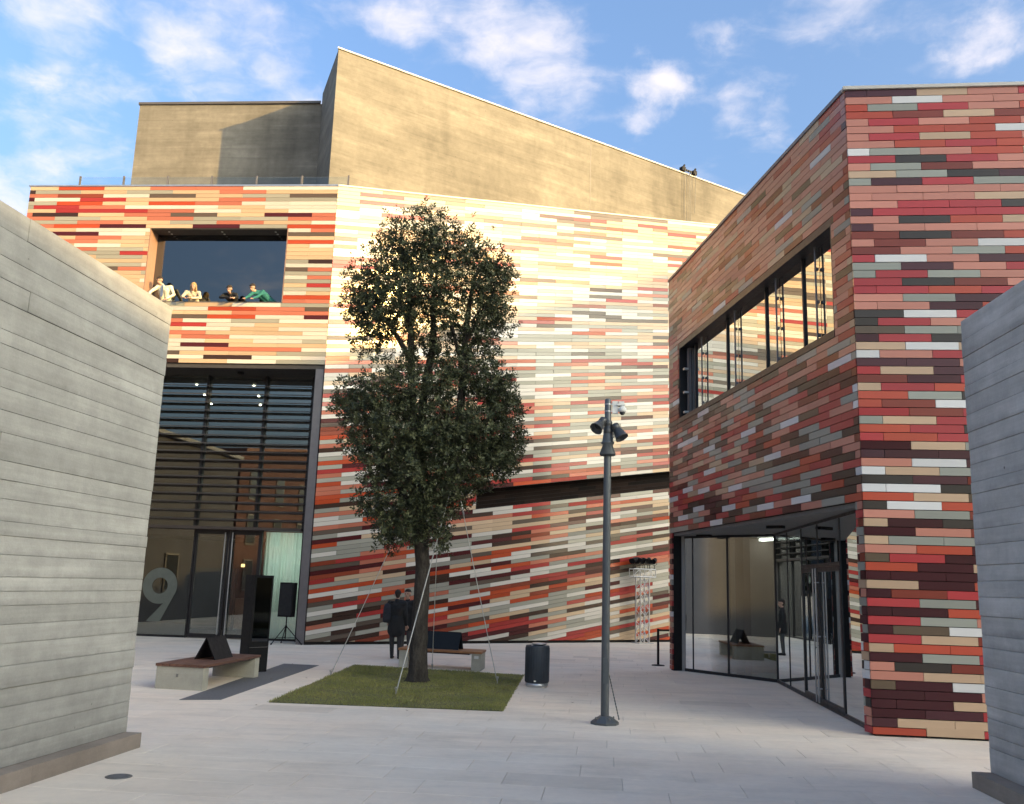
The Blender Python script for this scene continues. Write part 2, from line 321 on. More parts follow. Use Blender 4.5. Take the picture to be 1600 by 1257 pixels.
# ------------------------------------------------------------------ mesh helpers
class MB:
    def __init__(s): s.v = []; s.f = []; s.mi = []; s.tone = []; s.sm = []
    def add(s, vs, fs, mi=0, tone=0., smooth=False):
        b = len(s.v); s.v += [tuple(v) for v in vs]
        for f in fs: s.f.append([b + i for i in f]); s.mi.append(mi); s.tone.append(tone); s.sm.append(smooth)
    def box(s, c, size, rz=0., mi=0, tone=0., M3=None):
        x, y, z = [d / 2 for d in size]; c = Vector(c)
        R = M3 or Matrix.Rotation(rz, 3, 'Z')
        vs = [c + R @ Vector((sx * x, sy * y, sz * z)) for sz in (-1, 1) for sx, sy in ((-1, -1), (1, -1), (1, 1), (-1, 1))]
        s.add(vs, [(3, 2, 1, 0), (4, 5, 6, 7), (0, 1, 5, 4), (1, 2, 6, 5), (2, 3, 7, 6), (3, 0, 4, 7)], mi, tone)
    def hexa(s, vs, mi=0, tone=0.):
        s.add(vs, [(3, 2, 1, 0), (4, 5, 6, 7), (0, 1, 5, 4), (1, 2, 6, 5), (2, 3, 7, 6), (3, 0, 4, 7)], mi, tone)
    def prism(s, poly, z0, z1, mi=0, tone=0.):
        n = len(poly); a = sum(poly[i][0] * poly[(i + 1) % n][1] - poly[(i + 1) % n][0] * poly[i][1] for i in range(n))
        if a < 0: poly = poly[::-1]
        z1s = z1 if isinstance(z1, (list, tuple)) else [z1] * n
        vs = [(p[0], p[1], z0) for p in poly] + [(p[0], p[1], z) for p, z in zip(poly, z1s)]
        s.add(vs, [tuple(range(n - 1, -1, -1)), tuple(range(n, 2 * n))] + [(i, (i + 1) % n, n + (i + 1) % n, n + i) for i in range(n)], mi, tone)
    def tube(s, pts, rad, n=10, mi=0, tone=0., smooth=True, cap=True):
        pts = [Vector(p) for p in pts]; k = len(pts)
        rad = [rad] * k if isinstance(rad, (int, float)) else rad
        vs = []; ref = None
        for i, p in enumerate(pts):
            t = (pts[min(i + 1, k - 1)] - pts[max(i - 1, 0)]).normalized()
            if ref is None: ref = Vector((1, 0, 0)) if abs(t.x) < .8 else Vector((0, 1, 0))
            a = (ref - t * ref.dot(t)).normalized(); b = t.cross(a); ref = a
            vs += [p + (a * cos(2 * pi * j / n) + b * sin(2 * pi * j / n)) * rad[i] for j in range(n)]
        fs = [(i * n + j, i * n + (j + 1) % n, (i + 1) * n + (j + 1) % n, (i + 1) * n + j) for i in range(k - 1) for j in range(n)]
        s.add(vs, fs, mi, tone, smooth)
        if cap: s.add(vs[:n], [tuple(range(n - 1, -1, -1))], mi, tone); s.add(vs[-n:], [tuple(range(n))], mi, tone)
    def lathe(s, prof, origin=(0, 0, 0), axis=(0, 0, 1), n=20, mi=0, smooth=True):
        ax = Vector(axis).normalized(); o = Vector(origin)
        a = ax.orthogonal().normalized(); b = ax.cross(a); vs = []
        for r, h in prof: vs += [o + ax * h + (a * cos(2 * pi * j / n) + b * sin(2 * pi * j / n)) * r for j in range(n)]
        k = len(prof)
        s.add(vs, [(i * n + j, i * n + (j + 1) % n, (i + 1) * n + (j + 1) % n, (i + 1) * n + j) for i in range(k - 1) for j in range(n)], mi, 0., smooth)
        if prof[0][0] > 1e-4: s.add(vs[:n], [tuple(range(n - 1, -1, -1))], mi)
        if prof[-1][0] > 1e-4: s.add(vs[-n:], [tuple(range(n))], mi)
ORG = {}
def mesh_of(mb, name, mats, origin=Vector((0, 0, 0))):
    me = bpy.data.meshes.new(name); o = origin
    me.from_pydata([(v[0] - o[0], v[1] - o[1], v[2] - o[2]) for v in mb.v], [], mb.f)
    for m in (mats if isinstance(mats, (list, tuple)) else [mats]): me.materials.append(m)
    me.polygons.foreach_set('material_index', mb.mi); me.polygons.foreach_set('use_smooth', mb.sm)
    if any(mb.tone): at = me.attributes.new('tone', 'FLOAT', 'FACE'); at.data.foreach_set('value', mb.tone)
    me.update(); return me
def build(name, mb, mats, parent=None, base=None, **props):
    """one mesh object from world-space geometry, its origin at the foot (or centre) of the piece"""
    a = np.array(mb.v); lo, hi = a.min(0), a.max(0)
    o = Vector(base) if base is not None else Vector(((lo[0] + hi[0]) / 2, (lo[1] + hi[1]) / 2, lo[2]))
    ob = bpy.data.objects.new(name, mesh_of(mb, name, mats, o)); COL.objects.link(ob)
    ORG[ob.name] = o
    if parent: ob.parent = parent; ob.location = o - ORG[parent.name]
    else: ob.location = o
    for k, v in props.items(): ob[k] = v
    return ob
def place(name, me, mat4, parent, **props):
    ob = bpy.data.objects.new(name, me); COL.objects.link(ob); ob.parent = parent
    ob.matrix_local = Matrix.Translation(-ORG[parent.name]) @ mat4
    ORG[ob.name] = mat4.translation
    for k, v in props.items(): ob[k] = v
    return ob
def thing(name, loc, label, cat, group=None):
    o = bpy.data.objects.new(name, None); COL.objects.link(o); o.location = loc; ORG[o.name] = Vector(loc)
    o.empty_display_size = .2; tag(o, label, cat, group); return o
def tag(o, label, cat, group=None):
    o['label'] = label; o['category'] = cat
    if group: o['group'] = group
    return o
def rootcopy(root, offset, rz=0., label=None):
    """copy a thing, its parts and their sub-parts, by plain object copies"""
    def cp(o, par):
        c = o.copy(); COL.objects.link(c)
        if par: c.parent = par
        for ch in [x for x in KIDS.get(o.name, [])]: KIDS.setdefault(c.name, []).append(cp(ch, c))
        return c
    r = cp(root, None); r.location = offset; r.rotation_euler = (0, 0, rz)
    if label: r['label'] = label
    return r
KIDS = {}
class Face:
    """plane coordinates: u along d, v up, w outwards"""
    def __init__(s, P, ang, out):
        s.P = Vector((P[0], P[1], 0)); s.d = Vector((cos(radians(ang)), sin(radians(ang)), 0)); s.n = Vector((-s.d.y, s.d.x, 0)) * out
    def __call__(s, u, v, w=0): return s.P + s.d * u + Vector((0, 0, v)) + s.n * w
    def box(s, mb, u0, u1, v0, v1, w0, w1, sh=0., mi=0, tone=0.):
        mb.hexa([s(u, (v0 if k == 0 else v1) + sh * u, w) for k in (0, 1) for u, w in ((u0, w0), (u1, w0), (u1, w1), (u0, w1))], mi, tone)
def project(p):
    d = Vector(p) - CAMP; w = d.dot(_fwd)
    if w < .1: return None
    return 800 + FPX * d.dot(_right) / w, 628.5 - FPX * d.dot(_up) / w
def clip_poly(poly, a, b, c):
    """keep a*u+b*v >= c"""
    out = []
    for i in range(len(poly)):
        p, q = poly[i], poly[(i + 1) % len(poly)]; dp = a * p[0] + b * p[1] - c; dq = a * q[0] + b * q[1] - c
        if dp >= 0: out.append(p)
        if dp * dq < 0: t = dp / (dp - dq); out.append((p[0] + (q[0] - p[0]) * t, p[1] + (q[1] - p[1]) * t))
    return out
def pick(wts):
    return random.choices(range(len(wts)), wts)[0]

# ------------------------------------------------------------------ ceramic cladding
ROW = .133
def make_tiles(face, sh, u0, u1, r0, r1, tl, holes, weights, depth=.035, double=.0, phase=0., clipz=None, gap=.004, row=ROW):
    """list of tiles on one facade plane; holes are (u0,u1,row0,row1) in the sheared lattice"""
    tiles = []
    for r in range(r0, r1):
        va, vb = r * row + gap, (r + 1) * row - gap
        spans = [(u0, u1)]
        for h in holes:
            if h[2] <= r < h[3]:
                ns = []
                for a, b in spans:
                    if h[1] <= a or h[0] >= b: ns.append((a, b)); continue
                    if h[0] > a: ns.append((a, h[0]))
                    if h[1] < b: ns.append((h[1], b))
                spans = ns
        u = u0 - tl * ((r % 2) * .5 + phase)
        while u < u1:
            L_ = tl * (2 if random.random() < double else 1)
            zc = r * row + sh * (u + L_ / 2)
            ci = pick(weights(u, zc))
            tone = random.random(); proud = random.uniform(0, .005); tilt = (random.gauss(0, .0016), random.gauss(0, .0016))
            for a, b in spans:
                x0, x1 = max(u, a), min(u + L_, b)
                if x1 - x0 < .05: continue
                full = abs(x1 - x0 - L_) < 1e-6
                poly = [(x0 + .003, va), (x1 - .003, va), (x1 - .003, vb), (x0 + .003, vb)]
                if clipz is not None and va + sh * x0 < clipz:
                    poly = clip_poly(poly, sh, 1, clipz)
                    full = False
                    if len(poly) < 3: continue
                tiles.append(dict(face=face, sh=sh, poly=poly, ci=ci, tone=tone, proud=proud, tilt=tilt, full=full, L=L_, depth=depth))
            u += L_
    return tiles
def tile_verts(t, local=False):
    f = t['face']; sh = t['sh']; poly = t['poly']; c = (sum(p[0] for p in poly) / len(poly), sum(p[1] for p in poly) / len(poly))
    back, front = [], []
    for u, v in poly:
        w = t['depth'] + t['proud'] + t['tilt'][0] * (u - c[0]) / .4 * 1. + t['tilt'][1] * (v - c[1]) / .06
        back.append(f(u, v + sh * u, 0)); front.append(f(u, v + sh * u, w))
    n = len(poly); flip = f.d.cross(Vector((0, 0, 1))).dot(f.n) < 0
    fs = [tuple(range(n, 2 * n))] + [(i, (i + 1) % n, n + (i + 1) % n, n + i) for i in range(n)]
    if flip: fs = [tuple(reversed(q)) for q in fs]
    return back + front, fs
def add_tiles(tiles, mats, root, owners, single=300):
    """the tiles that show largest in the photograph are parts of their own, the rest is joined per facade"""
    def shown(t):
        f = t['face']; q = [project(f(u, v + t['sh'] * u, .03)) for u, v in t['poly']]
        if any(x is None for x in q): return 0
        cx = sum(x[0] for x in q) / len(q); cy = sum(x[1] for x in q) / len(q)
        if not (0 < cx < 1600 and 0 < cy < 1257): return 0
        if t['hidden'](cx, cy): return 0
        return abs(sum(q[i][0] * q[(i + 1) % len(q)][1] - q[(i + 1) % len(q)][0] * q[i][1] for i in range(len(q)))) / 2
    order = sorted([t for t in tiles if t['full']], key=shown, reverse=True)[:single]
    cache = {}
    for t in order:
        t['own'] = True; f = t['face']; u0, v0 = t['poly'][0]
        key = (id(f), round(t['L'], 3), t['ci'])
        o = f(u0, v0 + t['sh'] * u0, 0)
        if key not in cache:
            mb = MB(); tt = dict(t); tt['proud'] = .002; tt['tilt'] = (0, 0); vs, fs = tile_verts(tt); mb.add([v - o for v in vs], fs); cache[key] = mesh_of(mb, 'cladding_tile', mats[t['ci']])
        place('cladding_tile', cache[key], Matrix.Translation(o + f.n * t['proud']), owners.get(id(f), root))
    rest = {}
    for t in tiles:
        if t.get('own'): continue
        mb = rest.setdefault(id(t['face']), MB()); vs, fs = tile_verts(t); mb.add(vs, fs, t['ci'], t['tone'])
    for k, mb in rest.items(): build('cladding_tiles', mb, mats, owners.get(k, root), kind='stuff')

# ================================================================== GROUND
def ground():
    mb = MB(); mb.add([(-600, -600, -.03), (600, -600, -.03), (600, 600, -.03), (-600, 600, -.03)], [(0, 1, 2, 3)])
    build('ground', mb, M['joint'], kind='structure', label='pale ground running out under the paved square', base=(0, 0, -.03))
    ang = radians(-6.26); ca, sa = cos(ang), sin(ang)
    base = MB(); base.add([(-30, -22, -.012), (34, -22, -.012), (34, 45, -.012), (-30, 45, -.012)], [(0, 1, 2, 3)])
    pav = build('paving', base, M['joint'], kind='structure', base=(0, 0, -.012), label='pale stone slab paving of the square')
    LX, LY = 1.2, .6
    slabs = []
    for j in range(-34, 72):
        for i in range(-28, 28):
            u = i * LX + (j % 2) * LX * .5 + ((j * 7) % 5) * .08; v = j * LY
            cx, cy = ca * (u + LX / 2) - sa * (v + LY / 2), sa * (u + LX / 2) + ca * (v + LY / 2)
            if not (-19 < cx < 20 and -16 < cy < 38.5): continue
            slabs.append((u, v, cx, cy))
    def size(s):
        q = project((s[2], s[3], 0))
        if q is None or not (-40 < q[0] < 1640 and 900 < q[1] < 1300): return 0
        if s[2] < -4.1 and s[3] < 11: return 0
        if s[2] > 5 and s[3] < 11: return 0
        return 1 / ((s[2] ** 2 + s[3] ** 2))
    slabs.sort(key=size, reverse=True)
    g = .0022
    def slab_mesh(mb, z, tone, o=(0, 0), lx=LX, ly=LY, b=.005):
        q = []
        for (zz, e) in ((-.02, 0), (-b * .6, 0), (0, b)):
            for x, y in ((g + e, g + e), (lx - g - e, g + e), (lx - g - e, ly - g - e), (g + e, ly - g - e)):
                X, Y = o[0] + x, o[1] + y; q.append((ca * X - sa * Y, sa * X + ca * Y, z + zz))
        mb.add(q, [(8, 9, 10, 11)] + [(k * 4 + i, k * 4 + (i + 1) % 4, k * 4 + 4 + (i + 1) % 4, k * 4 + 4 + i) for k in (0, 1) for i in range(4)], 0, tone)
    mb = MB(); slab_mesh(mb, 0, 0); me = mesh_of(mb, 'paving_slab', M['paving'])
    for s in slabs[:290]:
        o = Vector((ca * s[0] - sa * s[1], sa * s[0] + ca * s[1], random.uniform(-.0012, 0)))
        place('paving_slab', me, Matrix.Translation(o), pav)
    mb = MB()
    for s in slabs[290:]: slab_mesh(mb, random.uniform(-.0012, 0), random.random() * .999 + .0005, (s[0], s[1]))
    build('paving_slabs', mb, M['paving'], pav, kind='stuff')
ground()
def granite_strip():
    P = [(-5.09, 15.08), (-4.483, 15.235), (-4.20, 21.6), (-5.03, 21.75)]
    mb = MB(); mb.prism(P, .0, .006); build('paving_strip', mb, M['strip'], kind='structure', label='dark grey granite strip set in the paving beside the bench')
granite_strip()
LAWN = [(-3.687, 15.112), (.003, 14.931), (.44, 20.76), (-3.426, 21.922)]
def lawn():
    mb = MB(); mb.prism(LAWN, 0, .012)
    build('lawn_bed', mb, M['soil'], kind='structure', label='square tree bed of short lawn in the paving')
    n = 52000
    a, b = rng.random(n) * 1.012 - .006, rng.random(n) * 1.012 - .006
    P = [np.array(p) for p in LAWN]
    pt = ((1 - a) * (1 - b))[:, None] * P[0] + (a * (1 - b))[:, None] * P[1] + (a * b)[:, None] * P[2] + ((1 - a) * b)[:, None] * P[3]
    clump = .5 + .5 * np.sin(pt[:, 0] * 3.1 + np.sin(pt[:, 1] * 2.3) * 2) * np.sin(pt[:, 1] * 2.7 + 1)
    h = rng.uniform(.010, .040, n) * (.5 + .9 * clump); w = rng.uniform(.003, .006, n); th = rng.random(n) * 2 * pi
    lean = rng.normal(0, .018, (n, 2)); z0 = .010
    v = np.zeros((n, 3, 3)); dx, dy = np.cos(th) * w, np.sin(th) * w
    v[:, 0] = np.stack([pt[:, 0] - dx, pt[:, 1] - dy, np.full(n, z0)], 1); v[:, 1] = np.stack([pt[:, 0] + dx, pt[:, 1] + dy, np.full(n, z0)], 1)
    v[:, 2] = np.stack([pt[:, 0] + lean[:, 0], pt[:, 1] + lean[:, 1], z0 + h], 1)
    me = bpy.data.meshes.new('grass'); me.vertices.add(3 * n); me.vertices.foreach_set('co', v.ravel())
    me.loops.add(3 * n); me.loops.foreach_set('vertex_index', np.arange(3 * n, dtype=np.int32))
    me.polygons.add(n); me.polygons.foreach_set('loop_start', np.arange(0, 3 * n, 3, dtype=np.int32)); me.update(calc_edges=True)
    at = me.attributes.new('tone', 'FLOAT', 'FACE'); at.data.foreach_set('value', (rng.random(n) * .7 + .3 * (1 - clump)).astype(np.float32))
    me.materials.append(M['grass']); o = bpy.data.objects.new('grass', me); COL.objects.link(o)
    o['kind'] = 'stuff'; o['label'] = 'short worn green grass around the tree'; o['category'] = 'grass'
lawn()
def fallen_leaves():
    mb = MB(); P = [Vector(p) for p in LAWN]
    for k in range(150):
        a_, b_ = random.random(), random.random(); p = (P[0] * (1 - a_) + P[1] * a_) * (1 - b_) + (P[3] * (1 - a_) + P[2] * a_) * b_
        if k > 110: p = p + Vector((random.uniform(-1.6, 1.6), random.uniform(-1.4, 1.2)))
        t = random.random() * 6.3; l = random.uniform(.025, .045); d = Vector((cos(t), sin(t), 0)); n = Vector((-d.y, d.x, 0)); inside = k <= 110
        c = Vector((p.x, p.y, .035 if inside else .006)); mb.add([c - d * l, c + n * l * .35 + Vector((0, 0, .008)), c + d * l, c - n * l * .35 + Vector((0, 0, .004))], [(0, 1, 2, 3)])
    build('fallen_leaves', mb, M['deadleaf'], kind='stuff', label='few brown fallen leaves on the lawn and paving', category='leaves')
fallen_leaves()

# ================================================================== CONCRETE GATE WALLS
def gate_wall(corner, ang, thick_dir, height, length, mat, label, plc, plo, seed):
    """board marked wall; corner = far visible foot, running back toward the viewer"""
    random.seed(seed)
    root = thing('concrete_wall', (corner[0], corner[1], 0), label, 'wall')
    f = Face(corner, ang + 180, 1 if thick_dir < 0 else -1)     # u runs toward the viewer, w out of the visible face
    mb = MB(); f.box(mb, 0.012, length, .0, height - .004, -.62, -.004); build('wall_core', mb, mat, root)
    z = .16; k = 0
    while z < height - .02:
        h = random.choice([.13, .17, .20, .22, .25]); 
        if z + h > height - .12: h = height - z
        u = 0
        while u < length - .05:
            l = random.uniform(2.4, 6.0); u2 = min(u + l, length)
            if length - u2 < .5: u2 = length
            w = random.choice([.0, .002, .004, .006, .010]); e = .0015
            mb = MB(); b = .003
            q = []
            for ww, ee in ((-.004, e), (w + .004, e), (w + .004 + b, e + b)):
                q += [f(uu, vv, ww) for uu, vv in ((u + (0 if u == 0 else ee), z + ee), (u2 - ee, z + ee), (u2 - ee, z + h - ee), (u + (0 if u == 0 else ee), z + h - ee))]
            fs = [(8, 9, 10, 11)] + [(a * 4 + i, a * 4 + (i + 1) % 4, a * 4 + 4 + (i + 1) % 4, a * 4 + 4 + i) for a in (0, 1) for i in range(4)]
            if f.d.cross(Vector((0, 0, 1))).dot(f.n) < 0: fs = [tuple(reversed(x)) for x in fs]
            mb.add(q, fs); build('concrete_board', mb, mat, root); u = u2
        z += h; k += 1
    # stone plinth course projecting at the foot, in lengths
    u = plc
    while u < length:
        u2 = min(u + random.choice([1.4, 1.7, 2.0]), length); mb = MB(); f.box(mb, u + .002, u2 - .002, 0, .16, -.003, plo); build('plinth_stone', mb, M['plinth'], root); u = u2
    random.seed(9)
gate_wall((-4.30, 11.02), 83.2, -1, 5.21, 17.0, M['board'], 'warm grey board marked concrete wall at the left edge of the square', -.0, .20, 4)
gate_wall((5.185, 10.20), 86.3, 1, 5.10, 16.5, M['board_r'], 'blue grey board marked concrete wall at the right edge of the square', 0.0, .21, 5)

# ================================================================== MAIN BUILDING
CORN = (-5.9, 27.95)
FL = Face(CORN, 175.5, 1)      # facade with the picture window (u runs left)
FR = Face(CORN, 32.0, -1)      # long facade with the slanted rows (u runs right)
SH = tan(radians(9.3))
MAIN = thing('museum_building', (CORN[0], CORN[1], 0), 'large museum clad in red, cream and brown ceramic strips with a concrete tower on top', 'building')
def main_building():
    R = 8 # unused rows below
    top_r = 109            # 109*.133 = 14.5
    bot_r = 64             # 8.51
    wr0, wr1 = 79, 98      # picture window 10.5 .. 13.03
    wu0, wu1 = 1.52, 6.16
    LW = 10.46
    # --- backing walls
    mb = MB()
    FL.box(mb, 0.0, wu0, bot_r * ROW, top_r * ROW, -.35, 0); FL.box(mb, wu1, LW, bot_r * ROW, top_r * ROW, -.35, 0)
    FL.box(mb, wu0, wu1, bot_r * ROW, wr0 * ROW - .002, -.35, 0); FL.box(mb, wu0, wu1, wr1 * ROW + .002, top_r * ROW, -.35, 0)
    wl = build('facade_wall', mb, M['backing'], MAIN)
    RL = 19.0
    strip = (5.63, RL + 1, 26, 31)
    mb = MB()
    s0, s1 = strip[2] * ROW, strip[3] * ROW
    FR.box(mb, 0, strip[0], -0.9, top_r * ROW, -.35, -.002, SH); FR.box(mb, strip[0], RL, s1, top_r * ROW, -.35, -.002, SH)
    FR.box(mb, strip[0], RL, -3.3, s0, -.35, -.002, SH)
    wr = build('facade_wall', mb, M['backing'], MAIN)
    # dark recessed band with tiles deep inside it
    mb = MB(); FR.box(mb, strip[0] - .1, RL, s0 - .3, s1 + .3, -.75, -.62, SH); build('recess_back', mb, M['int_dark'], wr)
    mb = MB(); FR.box(mb, strip[0] + .002, RL, s1 - .008, s1 - .001, -.3, .02, SH); FR.box(mb, strip[0] + .002, RL, s0 + .001, s0 + .008, -.3, .02, SH); FR.box(mb, strip[0] + .002, strip[0] + .03, s0 + .009, s1 - .009, -.3, .02, SH); build('band_frame', mb, M['frame'], wr)
    # sides of building: back volume and roof
    mb = MB()
    a, b = FL(0, 0, -.36), FL(LW, 0, -.36); c = FR(RL, 0, -.36)
    roof = [(a.x + .2, a.y + .1), (c.x, c.y), (c.x - 6, c.y + 22), (b.x, b.y + 26), (b.x, b.y)]
    mb.prism(roof, top_r * ROW - .5, top_r * ROW - .12); build('roof', mb, M['roofmem'], MAIN)
    mb = MB(); bw = .3
    mb.prism([(c.x, c.y), (c.x - 6, c.y + 22), (c.x - 6.3, c.y + 22), (c.x - .3, c.y)], 0, top_r * ROW + 2.6)
    mb.prism([(c.x - 6, c.y + 22), (b.x, b.y + 26), (b.x, b.y + 25.6), (c.x - 6, c.y + 21.6)], 0, top_r * ROW - .52)
    mb.prism([(b.x, b.y), (b.x, b.y + 25.5), (b.x + .3, b.y + 25.5), (b.x + .3, b.y)], 0, top_r * ROW - .52)
    build('rear_wall', mb, M['tower'], MAIN)
    # --- tiles
    def w_left(u, z): return (.26, .14, .28, .15, .04, .055, .035, .025, .055, .02)
    def w_right(u, z):
        t = min(1, max(0, (z - 5.5) / 5.0)); lo = (.18, .20, .11, .07, .08, .10, .11, .07, .05, .05); hi = (.25, .21, .29, .09, .02, .05, .008, .012, .075, .01)
        return [a_ + (b_ - a_) * t for a_, b_ in zip(lo, hi)]
    tl = make_tiles(FL, 0, -.009, LW, bot_r, top_r, 1.58, [(wu0, wu1, wr0, wr1)], w_left, double=.04, phase=.0)
    hid_l = lambda x, y: x < 265 and y > 320 + x * .614
    def hid_r(x, y):
        if x > 1046 and y > 435 - (x - 1046) * 1.03: return True
        return 540 < x < 800 and 370 < y < 860
    for t in tl: t['hidden'] = hid_l
    tr = make_tiles(FR, SH, -.009, RL, -24, top_r, 1.58, [strip], w_right, double=.04, phase=0., clipz=.09)
    for t in tr: t['hidden'] = hid_r
    inner = Face(FR(0, 0, -.62), 32.0, -1)
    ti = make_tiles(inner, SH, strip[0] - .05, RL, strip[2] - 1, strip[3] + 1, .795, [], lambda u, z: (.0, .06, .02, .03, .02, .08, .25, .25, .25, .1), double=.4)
    for t in ti: t['hidden'] = lambda x, y: True
    add_tiles(tl + tr, PM, MAIN, {id(FL): wl, id(FR): wr})
    dm = MB()
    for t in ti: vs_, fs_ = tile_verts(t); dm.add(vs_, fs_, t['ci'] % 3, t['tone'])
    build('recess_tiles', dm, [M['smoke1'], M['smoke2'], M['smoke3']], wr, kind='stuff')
    # underside trim of the long facade: dark shadow gap already there, small feet
    mb = MB()
    FR.box(mb, 0.02, RL, .0, .075, -.3, -.03)
    build('base_trim', mb, M['backing'], wr)
    # copings
    mb = MB(); FL.box(mb, -.03, LW + .05, top_r * ROW, top_r * ROW + .05, -.5, .06); build('coping', mb, M['alu'], MAIN)
    mb = MB(); FR.box(mb, .0, RL, top_r * ROW + .001, top_r * ROW + .055, -.5, .065, SH); build('coping', mb, M['coping_w'], MAIN)
    # --- picture window (loggia): parapet, floor, side, ceiling, glass at the back
    zf, zt = 9.75, wr1 * ROW; zs = wr0 * ROW; D = -.55
    mb = MB(); FL.box(mb, wu1 - .03, wu1 - .002, zf, zt - .002, D, .034); build('window_reveal', mb, M['reveal'], MAIN)
    mb = MB(); FL.box(mb, wu0 + .002, wu0 + .03, zf, zt - .002, D, .034); build('window_reveal', mb, M['reveal'], MAIN)
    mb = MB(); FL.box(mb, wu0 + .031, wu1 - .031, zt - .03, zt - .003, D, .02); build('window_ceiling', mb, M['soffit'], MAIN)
    mb = MB(); FL.box(mb, wu0, wu1, zf - .15, zf, D - .0, -.355); build('window_floor', mb, M['int_floor'], MAIN)
    mb = MB(); FL.box(mb, wu0 + .002, wu1 - .002, zs, zs + .035, -.36, .035); build('window_sill', mb, M['coping_d'], MAIN)
    n = 1
    for i in range(n):
        u0 = wu0 + (wu1 - wu0) * i / n; u1 = wu0 + (wu1 - wu0) * (i + 1) / n
        mb = MB(); FL.box(mb, u0 + .012, u1 - .012, zf, zt - .01, D + .02, D + .045); build('glass_pane', mb, M['glass_b'], MAIN)
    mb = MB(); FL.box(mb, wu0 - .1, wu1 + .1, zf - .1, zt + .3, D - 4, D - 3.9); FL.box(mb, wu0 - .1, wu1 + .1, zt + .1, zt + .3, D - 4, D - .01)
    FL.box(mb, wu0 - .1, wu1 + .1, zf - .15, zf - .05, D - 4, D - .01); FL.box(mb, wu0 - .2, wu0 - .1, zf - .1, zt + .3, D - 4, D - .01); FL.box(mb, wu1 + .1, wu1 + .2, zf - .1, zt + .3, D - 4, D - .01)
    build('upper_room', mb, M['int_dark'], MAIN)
    for i in range(3):
        for j in range(2):
            mb = MB(); mb.lathe([(.035, -.012), (.035, 0)], FL(wu0 + .5 + i * 1.8, zt - .031, -.2 - j * .2), n=10); build('downlight', mb, M['white'], MAIN)
    # --- entrance recess below the overhang
    G = Face((-5.9, 29.20), 176.5, 1)
    zc = bot_r * ROW
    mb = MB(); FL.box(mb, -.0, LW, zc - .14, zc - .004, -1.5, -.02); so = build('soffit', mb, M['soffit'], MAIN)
    mb = MB(); p = FL(2.9, zc - .18, -.55); mb.box(p, (.16, .16, .07)); mb.lathe([(.03, -.05), (.05, -.03)], p, n=10); build('soffit_lamp', mb, M['black'], so)
    # steel jamb
    mb = MB(); FL.box(mb, .03, .28, .0, zc - .145, -1.15, -.0); build('steel_jamb', mb, M['steel'], MAIN)
    # far side wall of recess
    mb = MB(); FL.box(mb, LW - .3, LW, 0, zc - .145, -1.5, 0); build('side_wall', mb, M['steel'], MAIN)
    mb = MB(); FL.box(mb, .29, .62, .0, zc - .145, -1.2, -1.0); build('window_jamb', mb, M['frame'], MAIN)
    x = lambda px: -(px + 5.9)          # world x to u (roughly along the plane)
    um = [.58, 2.14, 4.08, 6.0, 7.9, 9.9]
    # louvre slats in front of the upper glass
    zl, zh = 3.42, 8.02; ns = 17
    for i in range(ns):
        z = zh - i * (zh - .28 - zl) / (ns - 1) ; mb = MB()
        a0, a1 = .55, 9.95
        q = [G(a0, z - .014, .10), G(a1, z - .014, .10), G(a1, z - .050, .27), G(a0, z - .050, .27), G(a0, z + .014, .10), G(a1, z + .014, .10), G(a1, z - .020, .27), G(a0, z - .020, .27)]
        mb.hexa(q); build('louvre_slat', mb, M['louvre'], MAIN)
    mb = MB(); G.box(mb, .55, 9.95, zl - .06, zl + .03, .0, .32); build('transom_beam', mb, M['louvre'], MAIN)
    for u in um:
        mb = MB(); G.box(mb, u - .05, u + .05, zl + .03, zc - .15, -.14, .0); build('mullion', mb, M['frame'], MAIN)
        mb = MB(); G.box(mb, u - .035, u + .035, zl + .03, zc - .15, .0, .09); build('louvre_bracket', mb, M['frame'], MAIN)
    for a, b in zip(um[:-1], um[1:]):
        mb = MB(); G.box(mb, a + .05, b - .05, zl + .04, zc - .16, -.08, -.055); build('glass_pane', mb, M['glass_l'], MAIN)
    # ground storey: curtain pane, double door, fixed panes with the numeral
    low = [(.58, 1.88, 'pane'), (1.92, 2.92, 'door'), (2.96, 4.04, 'door'), (4.1, 6.0, 'pane'), (6.05, 7.95, 'pane'), (8.0, 9.9, 'pane')]
    for a, b, kind in low:
        if kind == 'pane':
            mb = MB(); G.box(mb, a, b, .07, zl - .065, -.08, -.055); build('glass_pane', mb, M['glass_l'], MAIN)
        else:
            dr = MB(); fr = .07
            G.box(dr, a, a + fr, .03, zl - .07, -.10, -.03); G.box(dr, b - fr, b, .03, zl - .07, -.10, -.03)
            G.box(dr, a + fr, b - fr, .03, .14, -.10, -.03); G.box(dr, a + fr, b - fr, zl - .2, zl - .07, -.10, -.03)
            d = build('door', dr, M['frame'], MAIN)
            mb = MB(); G.box(mb, a + fr, b - fr, .14, zl - .2, -.075, -.055); build('glass_pane', mb, M['glass_l'], d)
            hu = b - .10 if a < 2.5 else a + .10
            mb = MB(); mb.tube([G(hu, .12, .03), G(hu, zl - .14, .03)], .022, 10)
            for zz in (.35, 1.7, 3.05): mb.tube([G(hu, zz, .03), G(hu, zz, -.03)], .012, 8)
            build('handle', mb, M['steelbar'], d)
    for u in (.55, 1.90, 4.07, 6.025, 7.975, 9.93):
        mb = MB(); G.box(mb, u - .022, u + .022, .0, zl - .062, -.12, -.0); build('mullion', mb, M['frame'], MAIN)
    mb = MB(); G.box(mb, .57, 1.88, 0, .065, -.1, -.01); G.box(mb, 4.1, 9.9, 0, .065, -.1, -.01); build('sill_rail', mb, M['frame'], MAIN)
    # numeral on the pane left of the doors
    mb = MB(); cu, cz, ro, ri = 5.05, 1.56, .56, .25; nn = 40; w0, w1 = -.053, -.050
